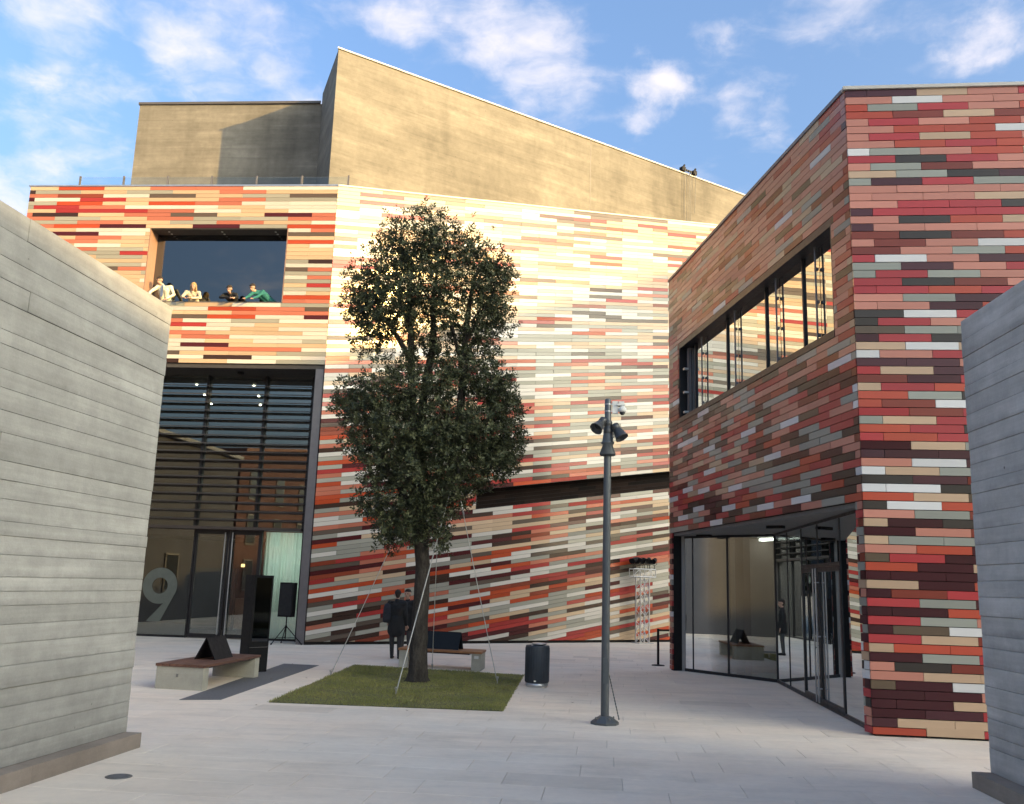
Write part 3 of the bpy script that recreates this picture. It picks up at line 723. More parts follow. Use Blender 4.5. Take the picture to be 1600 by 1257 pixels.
    for i in range(nn):
        t0, t1 = 2 * pi * i / nn, 2 * pi * (i + 1) / nn
        q = [(cu + r * cos(t), cz + r * sin(t)) for r, t in ((ri, t0), (ro, t0), (ro, t1), (ri, t1))]
        mb.hexa([G(u, v, w0) for u, v in q] + [G(u, v, w1) for u, v in q])
    q = [(cu - .50, cz - .25), (cu - .12, cz - .545), (cu + .36, .47), (cu - .06, .47)]
    q = [(cu - .525, cz - .19), (cu - .16, cz - .535), (cu + .34, .46), (cu - .10, .46)]
    mb.hexa([G(u, v, w0 + .0005) for u, v in q] + [G(u, v, w1 + .001) for u, v in q])
    build('numeral', mb, M['film'], MAIN, label='frosted figure 9 on the glass')
    # curtain
    mb = MB(); N_ = 70; vs = []
    for i in range(N_ + 1):
        u = .62 + 1.22 * i / N_; w = -.28 + .045 * sin(i * .9 + sin(i * .37) * 1.5) * (.6 + .4 * sin(i * .21))
        vs += [G(u, .04, w), G(u, zl - .08, w)]
    mb.add(vs, [(2 * i, 2 * i + 1, 2 * i + 3, 2 * i + 2) for i in range(N_)], 0, 0, True)
    build('curtain', mb, M['curtain'], MAIN)
    pl = bpy.data.lights.new('lobby_lamp', 'POINT'); pl.energy = 28; pl.color = (1, .95, .85); pl.shadow_soft_size = .25
    po = bpy.data.objects.new('lobby_lamp', pl); COL.objects.link(po); po.parent = MAIN; po.location = G(1.2, 2.6, -1.6) - ORG[MAIN.name]
    # lobby room
    mb = MB(); G.box(mb, -.2, 10.3, -.002, .004, -8, -.1); build('lobby_floor', mb, M['int_floor'], MAIN)
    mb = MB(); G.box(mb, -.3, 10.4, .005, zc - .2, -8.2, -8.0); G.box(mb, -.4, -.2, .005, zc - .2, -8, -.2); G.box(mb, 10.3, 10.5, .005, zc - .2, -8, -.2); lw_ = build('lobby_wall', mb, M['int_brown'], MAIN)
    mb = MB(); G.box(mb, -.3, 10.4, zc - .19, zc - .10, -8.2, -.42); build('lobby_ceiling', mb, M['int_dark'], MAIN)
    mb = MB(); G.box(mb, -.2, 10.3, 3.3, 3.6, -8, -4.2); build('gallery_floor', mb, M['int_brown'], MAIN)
    for u, d_ in ((5.0, 1.2), (3.0, 1.2), (5.4, 2.9), (3.4, 2.9), (5.8, 4.6), (3.9, 4.6), (4.2, 6.2), (7.4, 1.2), (7.6, 2.9)):
        mb = MB(); mb.lathe([(.032, -.03), (.032, -.002)], G(u, zc - .19, -d_), n=10); build('downlight', mb, M['down'], MAIN)
    for u in (5.2, 3.6, 2.6):
        mb = MB(); mb.box(G(u, 2.35, -7.93), (.12, .1, .12)); build('wall_lamp', mb, M['sconce'], MAIN)
    mb = MB(); G.box(mb, 2.2, 4.6, .004, 1.05, -6.3, -5.7); G.box(mb, 2.1, 4.7, 1.05, 1.1, -6.4, -5.6); build('reception_desk', mb, M['reveal'], MAIN)
    mb = MB(); G.box(mb, 2.1, 3.0, 1.5, 2.3, -7.99, -7.95); build('wall_picture', mb, M['film'], MAIN)
    mb = MB(); G.box(mb, 4.3, 6.0, .004, 2.2, -4.9, -4.7); build('display_wall', mb, M['int_dark'], MAIN)
    # --- concrete tower
    T = Vector((-6.87, 30.9)); J = Vector((-8.1, 34.13)); d33 = Vector((cos(radians(33)), sin(radians(33))))
    far = T + d33 * 30; fb = Vector((0, 1)) * 8
    mb = MB(); mb.prism([T[:], far[:], (far + Vector((-3, 14)))[:], (J + Vector((-3, 16)))[:], J[:]], 14.1, 21.29)
    tw = build('concrete_tower', mb, M['tower'], MAIN)
    mb = MB(); e = .10; nf = Vector((d33.y, -d33.x)) * .05
    mb.prism([(T + nf - d33 * .05)[:], (far + nf)[:], (far - nf * 8)[:], (T - nf * 8 + d33 * .15)[:]], 21.292, 21.355); build('tower_coping', mb, M['coping_w'], tw)
    mb = MB(); Lw = Vector((-15.72, 34.72)); mb.prism([(J + Vector((.2, .02)))[:], Lw[:], (Lw + Vector((.5, 12)))[:], (J + Vector((0, 15)))[:]], 14.1, 20.85); tw2 = build('concrete_tower', mb, M['tower'], MAIN)
    mb = MB(); mb.prism([(J + Vector((-.03, -.05)))[:], (Lw + Vector((-.05, -.05)))[:], (Lw + Vector((-.05, .4)))[:], (J + Vector((-.2, .4)))[:]], 20.852, 20.95); build('tower_coping', mb, M['coping_d'], tw2)
    # a formwork joint running down the tower face
    mb = MB(); q = T + d33 * 11.9; nn_ = Vector((d33.y, -d33.x)) * .004; mb.hexa([(*(q + nn_)[:], 14.1), (*(q + d33 * .03 + nn_)[:], 14.1), (*(q + d33 * .03 - nn_)[:], 14.1), (*(q - nn_)[:], 14.1), (*(q + nn_)[:], 21.28), (*(q + d33 * .03 + nn_)[:], 21.28), (*(q + d33 * .03 - nn_)[:], 21.28), (*(q - nn_)[:], 21.28)])
    build('formwork_joint', mb, M['coping_d'], tw)
    # roof balustrade
    us = [-.1, 1.5, 3.07, 4.63, 6.18, 7.74, 9.3]
    for u in us:
        mb = MB(); FL.box(mb, u - .025, u + .025, 14.38, 15.27, -.86, -.80); build('balustrade_post', mb, M['steel'], MAIN)
    for a, b in zip(us[:-1], us[1:]):
        mb = MB(); FL.box(mb, a + .04, b - .04, 14.45, 15.22, -.84, -.82); build('balustrade_glass', mb, M['glass_rail'], MAIN)
main_building()

# ================================================================== RIGHT BUILDING
C0 = Vector((5.30, 13.63)); RB = thing('ceramic_building', (C0.x, C0.y, 0), 'sharp cornered red and salmon ceramic tiled building with a long mirrored window', 'building')
SL = Face(C0, 96.8, 1)         # side facade going away (u away from the corner)
SF = Face(C0, -6.26, -1)       # front facade (u to the right)
def right_building():
    ROW = .1283; TOP = 78; LEN = 9.84; FLEN = 11.0; RT = .778
    er = 26; w0, w1 = 47, 63; wu0, wu1 = .65, 9.0; pu0, pu1 = .22, 9.62
    mb = MB(); B = -.30
    SL.box(mb, 0.30, LEN, w1 * ROW, TOP * ROW, B, 0); SL.box(mb, .30, wu0, w0 * ROW, w1 * ROW - .002, B, 0); SL.box(mb, wu1, LEN, w0 * ROW, w1 * ROW - .002, B, 0)
    SL.box(mb, .30, LEN, er * ROW, w0 * ROW - .002, B, 0); SL.box(mb, pu1, LEN, 0, er * ROW - .002, B, 0)
    ws = build('side_wall', mb, M['backing'], RB)
    mb = MB(); SF.box(mb, 0.0, FLEN, .03, TOP * ROW, B, 0); wf = build('front_wall', mb, M['backing'], RB)
    hi = (.29, .17, .09, .11, .05, .10, .10, .05, .0, .04, .0); lo = (.10, .17, .06, .07, .09, .11, .13, .03, .18, .11, .02)
    def w_front(u, z):
        t = min(1, max(0, (z - 3.0) / 4.0)); return [a + (b - a) * t for a, b in zip(lo, hi)]
    shi = (.46, .10, .08, .06, .01, .10, .01, .02, .0, .13, .06); slo = (.16, .19, .07, .14, .09, .04, .09, .05, .11, .07, .02)
    def w_side(u, z):
        t = min(1, max(0, (z - 5.0) / 3.0)); return [a + (b - a) * t for a, b in zip(slo, shi)]
    tf = make_tiles(SF, 0, -.035, FLEN, 0, TOP, RT, [], w_front, phase=.06, gap=.0055, row=ROW)
    for t in tf:
        t['poly'] = [(u, max(v, .03)) for u, v in t['poly']]
        t['hidden'] = lambda x, y: x > 1502 + (y - 497) * .0646 and y > 497 - (x - 1502) * .68
    tsd = make_tiles(SL, 0, .002, LEN, 0, TOP, RT, [(wu0, wu1, w0, w1), (pu0, pu1, 0, er)], w_side, phase=.3, gap=.005, row=ROW)
    for t in tsd: t['poly'] = [(u, max(v, .03)) for u, v in t['poly']]; t['hidden'] = lambda x, y: False
    add_tiles(tf + tsd, PR, RB, {id(SF): wf, id(SL): ws})
    mb = MB(); SF.box(mb, -.0, FLEN, 0, .028, -.3, -.01); build('base_trim', mb, M['backing'], RB)
    # roof and unseen walls
    f0, f1 = SL(.1, 0, B), SL(LEN, 0, 0); g1 = SF(FLEN, 0, 0)
    fp = [(C0.x + .1, C0.y + .3), (g1.x, g1.y + .1), (g1.x + 1.2, g1.y + 12.2), (f1.x + .1, f1.y - .05)]
    mb = MB(); mb.prism(fp, TOP * ROW - .4, TOP * ROW - .15); build('roof', mb, M['roofmem'], RB)
    mb = MB(); mb.prism([(g1.x, g1.y), (g1.x + 1.2, g1.y + 12.2), (g1.x + .9, g1.y + 12.2), (g1.x - .3, g1.y)], 0, TOP * ROW); mb.prism([(f1.x, f1.y), (g1.x + .9, g1.y + 13.2), (g1.x + .9, g1.y + 12.9), (f1.x + .3, f1.y - .25)], 0, TOP * ROW)
    build('rear_wall', mb, M['render'], RB)
    # copings
    mb = MB(); SF.box(mb, -.07, FLEN, TOP * ROW, TOP * ROW + .055, -.45, .075); build('coping', mb, M['coping_w'], RB)
    mb = MB(); SL.box(mb, .08, LEN + .02, TOP * ROW, TOP * ROW + .068, -.45, .06); build('coping', mb, M['steel'], RB)
    # long mirrored window
    za, zb = w0 * ROW, w1 * ROW; D = -.26
    for nm, q in (('window_sill', (wu0, wu1, za + .001, za + .12, D, .052)), ('window_head', (wu0, wu1, zb - .14, zb, D, .03))):
        mb = MB(); SL.box(mb, *q); build(nm, mb, M['frame'], RB)
    for a, b in ((wu0, wu0 + .05), (wu1 - .05, wu1)):
        mb = MB(); SL.box(mb, a, b, za + .07, zb - .14, D, .025); build('window_jamb', mb, M['frame'], RB)
    mu = [wu0 + .05, 1.6, 3.30, 5.50, 7.70, 8.55, wu1 - .05]
    for a, b in zip(mu[:-1], mu[1:]):
        mb = MB(); SL.box(mb, a + .012, b - .012, za + .12, zb - .14, D + .02, D + .05); build('glass_pane', mb, M['glass_w'], RB)
    for u in mu[1:-2]:
        mb = MB(); SL.box(mb, u - .05, u + .05, za + .07, zb - .14, D - .03, D + .018); build('mullion', mb, M['frame'], RB)
        mb = MB(); mb.tube([SL(u + .02, za + .07, D + .12), SL(u + .02, zb - .14, D + .12)], .018, 8)
        for zz in (za + .3, za + .9, za + 1.5): mb.box(SL(u + .02, zz, D + .10), (.06, .06, .05))
        build('pane_clamp', mb, M['steel'], RB)
        mb = MB(); SL.box(mb, u + .62, u + .66, za + .121, zb - .141, D + .052, D + .085); build('mullion', mb, M['frame'], RB)
    # clamp rod column at the far jamb
    mb = MB(); SL.box(mb, 8.70, 8.84, za + .12, zb - .16, D + .06, D + .13); cl = build('vent_flap', mb, M['steel'], RB)
    mb = MB()
    for zz in (za + .25, za + .75, za + 1.35): mb.box(SL(8.77, zz, D + .16), (.12, .16, .05), radians(96.8))
    build('flap_hinges', mb, M['alu'], cl)
    # room behind
    mb = MB(); SL.box(mb, .4, 9.4, za - .3, za - .2, -4, B - .08); SL.box(mb, .4, 9.4, zb + .1, zb + .2, -4, B - .08); SL.box(mb, .4, 9.4, za - .2, zb + .1, -4.1, -4.0); build('upper_room', mb, M['int_dark'], RB)
    # porch: soffit, two glass walls meeting at the back
    F_ = Vector((4.22, 23.45)); G_ = Vector((6.06, 20.99)); Q_ = Vector((5.40, 14.0))
    zs = er * ROW
    s0 = SL(.15, 0, -.02); s1 = SL(LEN - .22, 0, -.02)
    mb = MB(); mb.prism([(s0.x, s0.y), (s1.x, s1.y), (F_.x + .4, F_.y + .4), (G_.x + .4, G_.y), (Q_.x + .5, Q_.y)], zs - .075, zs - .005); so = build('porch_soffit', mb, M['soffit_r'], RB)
    for (x_, y_) in ((4.72, 22.2), (5.35, 18.4)):
        mb = MB(); mb.box((x_, y_, zs - .105), (.34, .14, .055), radians(-40)); build('soffit_lamp', mb, M['black'], so)
    def glazed(P, Q, cuts, mat, doors=()):
        v = Q - P; ang = math.degrees(atan2(v.y, v.x)); L_ = v.length
        return Face(P, ang, 1), L_
    zt = zs - .08
    A, LA = glazed(F_, G_, 0, 0)
    if A.n.dot(Vector((-1, -.5, 0))) < 0: A.n = -A.n
    Bf, LB = glazed(G_, Q_, 0, 0)
    if Bf.n.dot(Vector((-1, 0, 0))) < 0: Bf.n = -Bf.n
    # A: dark return panel, pane, pillar, pane
    mb = MB(); A.box(mb, .0, .62, .07, zt - .05, -.03, -.005); build('dark_glass_panel', mb, M['glass_r'], RB)
    mb = MB(); A.box(mb, .0, .60, .05, zt - .05, -.45, -.35); build('dark_panel', mb, M['int_dark'], RB)
    for a, b in ((.64, 1.68), (1.74, LA - .02)):
        mb = MB(); A.box(mb, a, b, .07, zt - .05, -.03, -.005); build('glass_pane', mb, M['glass_r'], RB)
    for u, w in ((.62, .02), (1.71, .03), (.01, .03)):
        mb = MB(); A.box(mb, u - w, u + w, .0, zt, -.07, .0); build('mullion', mb, M['frame'], RB)
    mb = MB(); A.box(mb, 1.74, 1.98, .0, zt, -.5, -.25); build('inner_pillar', mb, M['int_brown'], RB)
    for z0_, z1_ in ((0, .07), (zt - .05, zt)):
        mb = MB(); A.box(mb, .0, LA, z0_, z1_, -.05, .01); build('glazing_rail', mb, M['frame'], RB)
        mb = MB(); Bf.box(mb, .0, LB, z0_, z1_, -.05, .01); build('glazing_rail', mb, M['frame'], RB)
    # B: narrow panes, a glazed door pair with tall bars, panes above
    mb = MB(); Bf.box(mb, -.02, .02, 0, zt, -.06, .015); build('mullion', mb, M['frame'], RB)
    cuts = [.02, 1.35, 2.72, 4.05, 5.62, LB - .04]
    for i, (a, b) in enumerate(zip(cuts[:-1], cuts[1:])):
        door = i in (2, 3)
        z0_ = 2.43 if door else .07
        mb = MB(); Bf.box(mb, a + .008, b - .008, z0_ + (.06 if door else 0), zt - .05, -.03, -.008); build('glass_pane', mb, M['glass_r'], RB)
        if door:
            dr = MB(); fr = .06
            Bf.box(dr, a + .01, a + .01 + fr, .03, 2.42, -.06, .01); Bf.box(dr, b - .01 - fr, b - .01, .03, 2.42, -.06, .01)
            Bf.box(dr, a + .01 + fr, b - .01 - fr, .03, .13, -.06, .01); Bf.box(dr, a + .01 + fr, b - .01 - fr, 2.34, 2.42, -.06, .01)
            d = build('door', dr, M['frame'], RB)
            mb = MB(); Bf.box(mb, a + .07, b - .07, .13, 2.34, -.035, -.015); build('glass_pane', mb, M['glass_r'], d)
            hu = b - .10 if i == 2 else a + .10
            mb = MB(); mb.tube([Bf(hu, .06, .07), Bf(hu, 2.40, .07)], .016, 10)
            for zz in (.3, 1.2, 2.15): mb.tube([Bf(hu, zz, .07), Bf(hu, zz, .01)], .012, 8)
            build('handle', mb, M['steelbar'], d)
        if i:
            mb = MB(); Bf.box(mb, a - .012, a + .012, .07 if i not in (3,) else 2.45, zt - .05, -.04, .005); build('mullion', mb, M['frame'], RB)
    mb = MB(); Bf.box(mb, cuts[2], cuts[4], 2.43, 2.49, -.06, .01); build('door_transom', mb, M['frame'], RB)
    mb = MB(); Bf.box(mb, LB - .04, LB + .08, 0, zt, -.08, .02); build('window_jamb', mb, M['frame'], RB)
    # pier core by the corner
    mb = MB(); SL.box(mb, .06, pu0, 0.03, er * ROW - .002, -.25, .0); build('pier_core', mb, M['backing'], RB)
    # foyer room
    rm = [(4.6, 23.5), (G_.x - .1 + .3, G_.y + .1), (Q_.x + .2, Q_.y + .05), (10.5, 13.35), (13.5, 24.6)]
    mb = MB(); mb.prism(rm, -.001, .005); build('foyer_floor', mb, M['int_floor'], RB)
    mb = MB(); mb.prism(rm, zt + .02, zt + .10); build('foyer_ceiling', mb, M['int_wall'], RB)
    mb = MB(); mb.prism([(4.62, 23.10), (13.5, 23.9), (13.5, 24.0), (4.62, 23.20)], .005, zt); mb.prism([(10.4, 13.4), (13.4, 24.5), (13.7, 24.5), (10.6, 13.4)], .005, zt)
    mb.prism([(5.9, 13.8), (10.4, 13.3), (10.4, 13.38), (5.9, 13.88)], .03, zt)
    iw = build('foyer_wall', mb, M['int_wall'], RB)
    mb = MB(); mb.box((8.6, 23.43, 1.75), (1.5, .05, .75), radians(5.1)); build('wall_picture', mb, M['brick'], iw)
    for (x_, y_, l_) in ((6.6, 22.4, 1.5), (8.6, 21.5, 1.5), (7.8, 18.0, 1.5)):
        mb = MB(); mb.box((x_, y_, zt - .03), (.12, l_, .05), radians(20)); build('strip_lamp', mb, M['strip_lamp'], RB)
    mb = MB(); mb.box((8.4, 21.6, .45), (1.3, .6, .9), radians(20)); build('foyer_counter', mb, M['film'], RB)
right_building()

# ================================================================== TREE
def tree():
    base = Vector((-1.693, 18.788, 0)); Y = base.y
    root = thing('holm_oak_tree', base, 'dark evergreen oak with a two tiered crown standing in the lawn bed', 'tree')
    def P(pts, dy): return [Vector((x, Y + d, z)) for (x, z), d in zip(pts, dy)]
    def sm(pts, rad, k=4):
        """Catmull-Rom through the points"""
        o, r = [], []; n = len(pts)
        for i in range(n - 1):
            p0, p1, p2, p3 = pts[max(i - 1, 0)], pts[i], pts[i + 1], pts[min(i + 2, n - 1)]
            for j in range(k):
                t = j / k; o.append(.5 * ((2 * p1) + (p2 - p0) * t + (2 * p0 - 5 * p1 + 4 * p2 - p3) * t * t + (3 * p1 - p0 - 3 * p2 + p3) * t ** 3)); r.append(rad[i] + (rad[i + 1] - rad[i]) * t)
        o.append(pts[-1]); r.append(rad[-1]); return o, r
    mb = MB()
    pts, r = sm(P([(-1.70, -.02), (-1.69, .12), (-1.695, .45), (-1.70, 1.0), (-1.70, 1.68), (-1.71, 2.31), (-1.81, 3.08), (-1.93, 4.13)], [0, 0, 0, 0, .02, .04, .05, 0]), [.24, .205, .182, .168, .156, .146, .145, .115])
    pts = [p + Vector((random.gauss(0, .004), random.gauss(0, .004), 0)) for p in pts]
    mb.tube(pts, r, 18)
    # root flare
    for a in range(6):
        t = a * 1.05 + .3; mb.tube([base + Vector((cos(t) * .13, sin(t) * .13, .22)), base + Vector((cos(t) * .18, sin(t) * .18, .06)), base + Vector((cos(t) * .25, sin(t) * .25, -.02))], [.04, .05, .035], 8)
    build('trunk', mb, M['bark'], root, base=base)
    limbs = [([(-1.93, 4.1), (-2.05, 5.19), (-2.12, 5.87), (-2.18, 6.84), (-2.25, 7.69), (-2.24, 8.7)], [0, .1, .1, .05, 0, -.1], [.11, .095, .085, .075, .05, .02]),
             ([(-2.16, 6.5), (-2.49, 7.04), (-2.78, 7.39), (-3.22, 7.8)], [.07, -.05, -.1, -.1], [.06, .05, .04, .015]),
             ([(-1.9, 4.3), (-1.89, 5.74), (-1.81, 6.51), (-1.75, 7.14), (-1.81, 7.99), (-1.7, 9.01)], [.05, .35, .4, .45, .5, .4], [.09, .085, .08, .07, .05, .015]),
             ([(-1.74, 2.7), (-1.37, 3.49), (-1.21, 4.15), (-1.1, 4.96), (-1.05, 5.77), (-1.04, 6.75), (-.95, 8.02), (-.79, 8.74)], [0, -.12, -.15, -.15, -.12, -.1, 0, .1], [.10, .092, .088, .085, .078, .068, .045, .015]),
             ([(-1.05, 6.3), (-1.23, 6.94), (-1.36, 7.36)], [-.1, -.2, -.3], [.045, .04, .015]),
             ([(-1.26, 3.88), (-.82, 4.43), (-.31, 4.85)], [-.15, -.3, -.5], [.055, .045, .015]),
             ([(-1.85, 3.3), (-2.3, 3.9), (-2.75, 4.6), (-3.1, 5.4)], [.05, -.2, -.4, -.5], [.07, .055, .04, .012]),
             ([(-1.75, 2.9), (-1.75, 3.6), (-1.5, 4.4), (-1.4, 5.3)], [0, .5, .9, 1.1], [.07, .055, .04, .012]),
             ([(-1.82, 3.2), (-2.0, 3.9), (-1.9, 4.6)], [0, -.6, -1.1], [.06, .045, .012]),
             ([(-1.03, 6.9), (-.7, 7.5), (-.4, 8.1)], [-.1, -.3, -.4], [.04, .03, .01]),
             ([(-2.2, 7.2), (-2.5, 7.9), (-2.6, 8.5)], [.0, .4, .7], [.04, .03, .01])]
    for p, dy, r in limbs:
        q, rr = sm(P(p, dy), r); mb = MB(); mb.tube(q, rr, 10); build('limb', mb, M['bark'], root)
    up = [(-2.12, 9.06, .50), (-1.63, 8.98, .52), (-1.90, 9.38, .26), (-2.57, 8.54, .58), (-2.53, 9.0, .33), (-3.06, 8.02, .52), (-3.27, 7.58, .46), (-3.52, 7.90, .23), (-2.78, 7.32, .48), (-2.26, 7.83, .62), (-1.58, 8.0, .6), (-1.0, 8.78, .5), (-.47, 8.46, .48), (-.16, 8.5, .24), (-.68, 7.88, .55), (-.40, 7.54, .42), (-.79, 7.17, .38), (-1.41, 7.22, .36), (-3.03, 6.98, .26), (-3.29, 6.74, .15), (-2.09, 7.13, .28), (-.44, 6.83, .19)]
    gap = [(-2.19, 6.49, .24), (-1.52, 6.59, .26), (-.64, 6.61, .28), (-2.87, 6.6, .2), (-2.51, 6.28, .22), (-1.3, 6.31, .26), (-1.0, 6.7, .24), (-.35, 6.45, .18), (-1.75, 6.85, .22), (-2.0, 6.15, .22)]
    lo = [(-3.22, 5.67, .40), (-2.69, 5.75, .46), (-2.14, 5.67, .46), (-1.48, 5.85, .44), (-.85, 6.12, .46), (-.34, 5.93, .44), (-.16, 5.53, .43), (-.04, 4.85, .43), (-3.44, 5.39, .27), (-2.78, 5.04, .62), (-2.10, 4.79, .7), (-1.31, 4.95, .7), (-.62, 4.97, .64), (-.29, 4.42, .48), (-1.01, 4.22, .57), (-1.79, 4.0, .62), (-2.59, 4.17, .5), (-2.75, 3.47, .37), (-2.15, 3.33, .50), (-1.5, 3.35, .44), (-1.05, 3.69, .33), (-2.39, 2.91, .32), (-1.87, 2.88, .30), (-1.37, 2.9, .23), (-.58, 3.97, .24), (.15, 4.33, .15), (-3.67, 5.62, .17), (-2.45, 2.57, .12), (-1.28, 2.61, .12), (-3.15, 4.62, .29)]
    tw = []
    def scatter(blobs, cx, R, dens):
        for x, z, r in blobs:
            depth = sqrt(max(0.05, R * R - (x - cx) ** 2)) * .8
            layers = [0.] if depth < .6 else [-depth * .75, -depth * .1, depth * .6]
            for ly in layers:
                n = int(dens * r ** 2.1)
                for _ in range(n):
                    d = Vector((random.gauss(0, 1), random.gauss(0, 1), random.gauss(0, 1))).normalized(); q = r * random.random() ** .45 * (1 if random.random() > .07 else random.uniform(1.1, 1.45))
                    tw.append((Vector((x, Y + ly + random.gauss(0, .1), z)) + d * q, d))
    scatter(up, -1.85, 1.75, 410); scatter(gap, -1.8, 1.2, 420); scatter(lo, -1.75, 1.95, 500)
    # every twig carries a whorl of small leaves
    V, T = [], []
    for c, d in tw:
        ax = (d + Vector((random.gauss(0, .5), random.gauss(0, .5), random.gauss(.35, .4)))).normalized(); a = ax.orthogonal().normalized(); b = ax.cross(a)
        tone = min(1, max(0, random.gauss(.36, .3))); k = random.randint(6, 9); ph = random.random() * 6
        for i in range(k):
            t = ph + i * 2.4; h = .10 * (i / k - .5)
            out = (a * cos(t) + b * sin(t)) * 1.0 + ax * random.uniform(.1, .9); out.normalize()
            side = out.cross(ax if random.random() < .7 else d); 
            if side.length < .1: side = out.orthogonal()
            side.normalize(); nrm = out.cross(side)
            l = random.uniform(.055, .09); w = l * random.uniform(.20, .30); p = c + ax * h + out * .008
            V += [p, p + out * l * .5 + side * w + nrm * .006, p + out * l - nrm * .010, p + out * l * .5 - side * w + nrm * .006]; T.append(min(1, max(0, tone + random.gauss(0, .12))))
    v = np.array([tuple(x) for x in V], dtype=np.float32) - np.array(tuple(base), dtype=np.float32); n = len(T)
    me = bpy.data.meshes.new('crown'); me.vertices.add(4 * n); me.vertices.foreach_set('co', v.ravel()); me.loops.add(4 * n); me.loops.foreach_set('vertex_index', np.arange(4 * n, dtype=np.int32))
    me.polygons.add(n); me.polygons.foreach_set('loop_start', np.arange(0, 4 * n, 4, dtype=np.int32)); me.update(calc_edges=True)
    at = me.attributes.new('tone', 'FLOAT', 'FACE'); at.data.foreach_set('value', T); me.materials.append(M['leaf'])
    o = bpy.data.objects.new('crown', me); COL.objects.link(o); o.parent = root; ORG[o.name] = base
    print('leaves', n)
    # fine twigs
    mb = MB()
    for c, d in random.sample(tw, min(500, len(tw))):
        e = c - d * random.uniform(.2, .4); mb.tube([e, (e + c) / 2 + Vector((random.gauss(0, .02),) * 3), c], [.008, .006, .003], 4, cap=False)
    build('twigs', mb, M['bark'], root, kind='stuff')
tree()
ROPES = [((-1.854, 16.527, .02), (-1.19, 18.55, 3.78), 'guy rope nearest the viewer, crossing in front of the tree trunk'),
         ((-.115, 18.9, .02), (-1.03, 18.66, 3.80), 'guy rope with a steel tensioner on the right of the tree'),
         ((-3.541, 19.479, .0), (-1.98, 18.75, 3.55), 'guy rope on the left of the tree, pegged at the lawn edge'),
         ((-1.60, 21.27, .02), (-1.45, 19.0, 3.9), 'guy rope behind the tree trunk, ending near the bench leg')]
for i, (a, b, lab) in enumerate(ROPES):
    a, b = Vector(a), Vector(b); t = thing('guy_rope', a, lab, 'rope', 'ropes bracing the oak tree')
    mb = MB(); n = 9; mb.tube([a.lerp(b, k / n) - Vector((0, 0, .02 * sin(pi * k / n))) for k in range(n + 1)], .011 if i == 0 else .008, 6); build('rope', mb, M['rope'], t)
    mb = MB(); mb.tube([a + Vector((0, 0, .12)), a - Vector((0, 0, .1))], .012, 6); mb.lathe([(.02, 0), (.024, .02), (.02, .04)], a + Vector((0, 0, .08)), n=8); build('ground_peg', mb, M['chrome'], t)
    if i == 1:
        p = a.lerp(b, .86); q = a.lerp(b, .94); mb = MB(); mb.tube([p, p.lerp(q, .2), p.lerp(q, .8), q], [.008, .022, .022, .008], 8); build('turnbuckle', mb, M['chrome'], t)

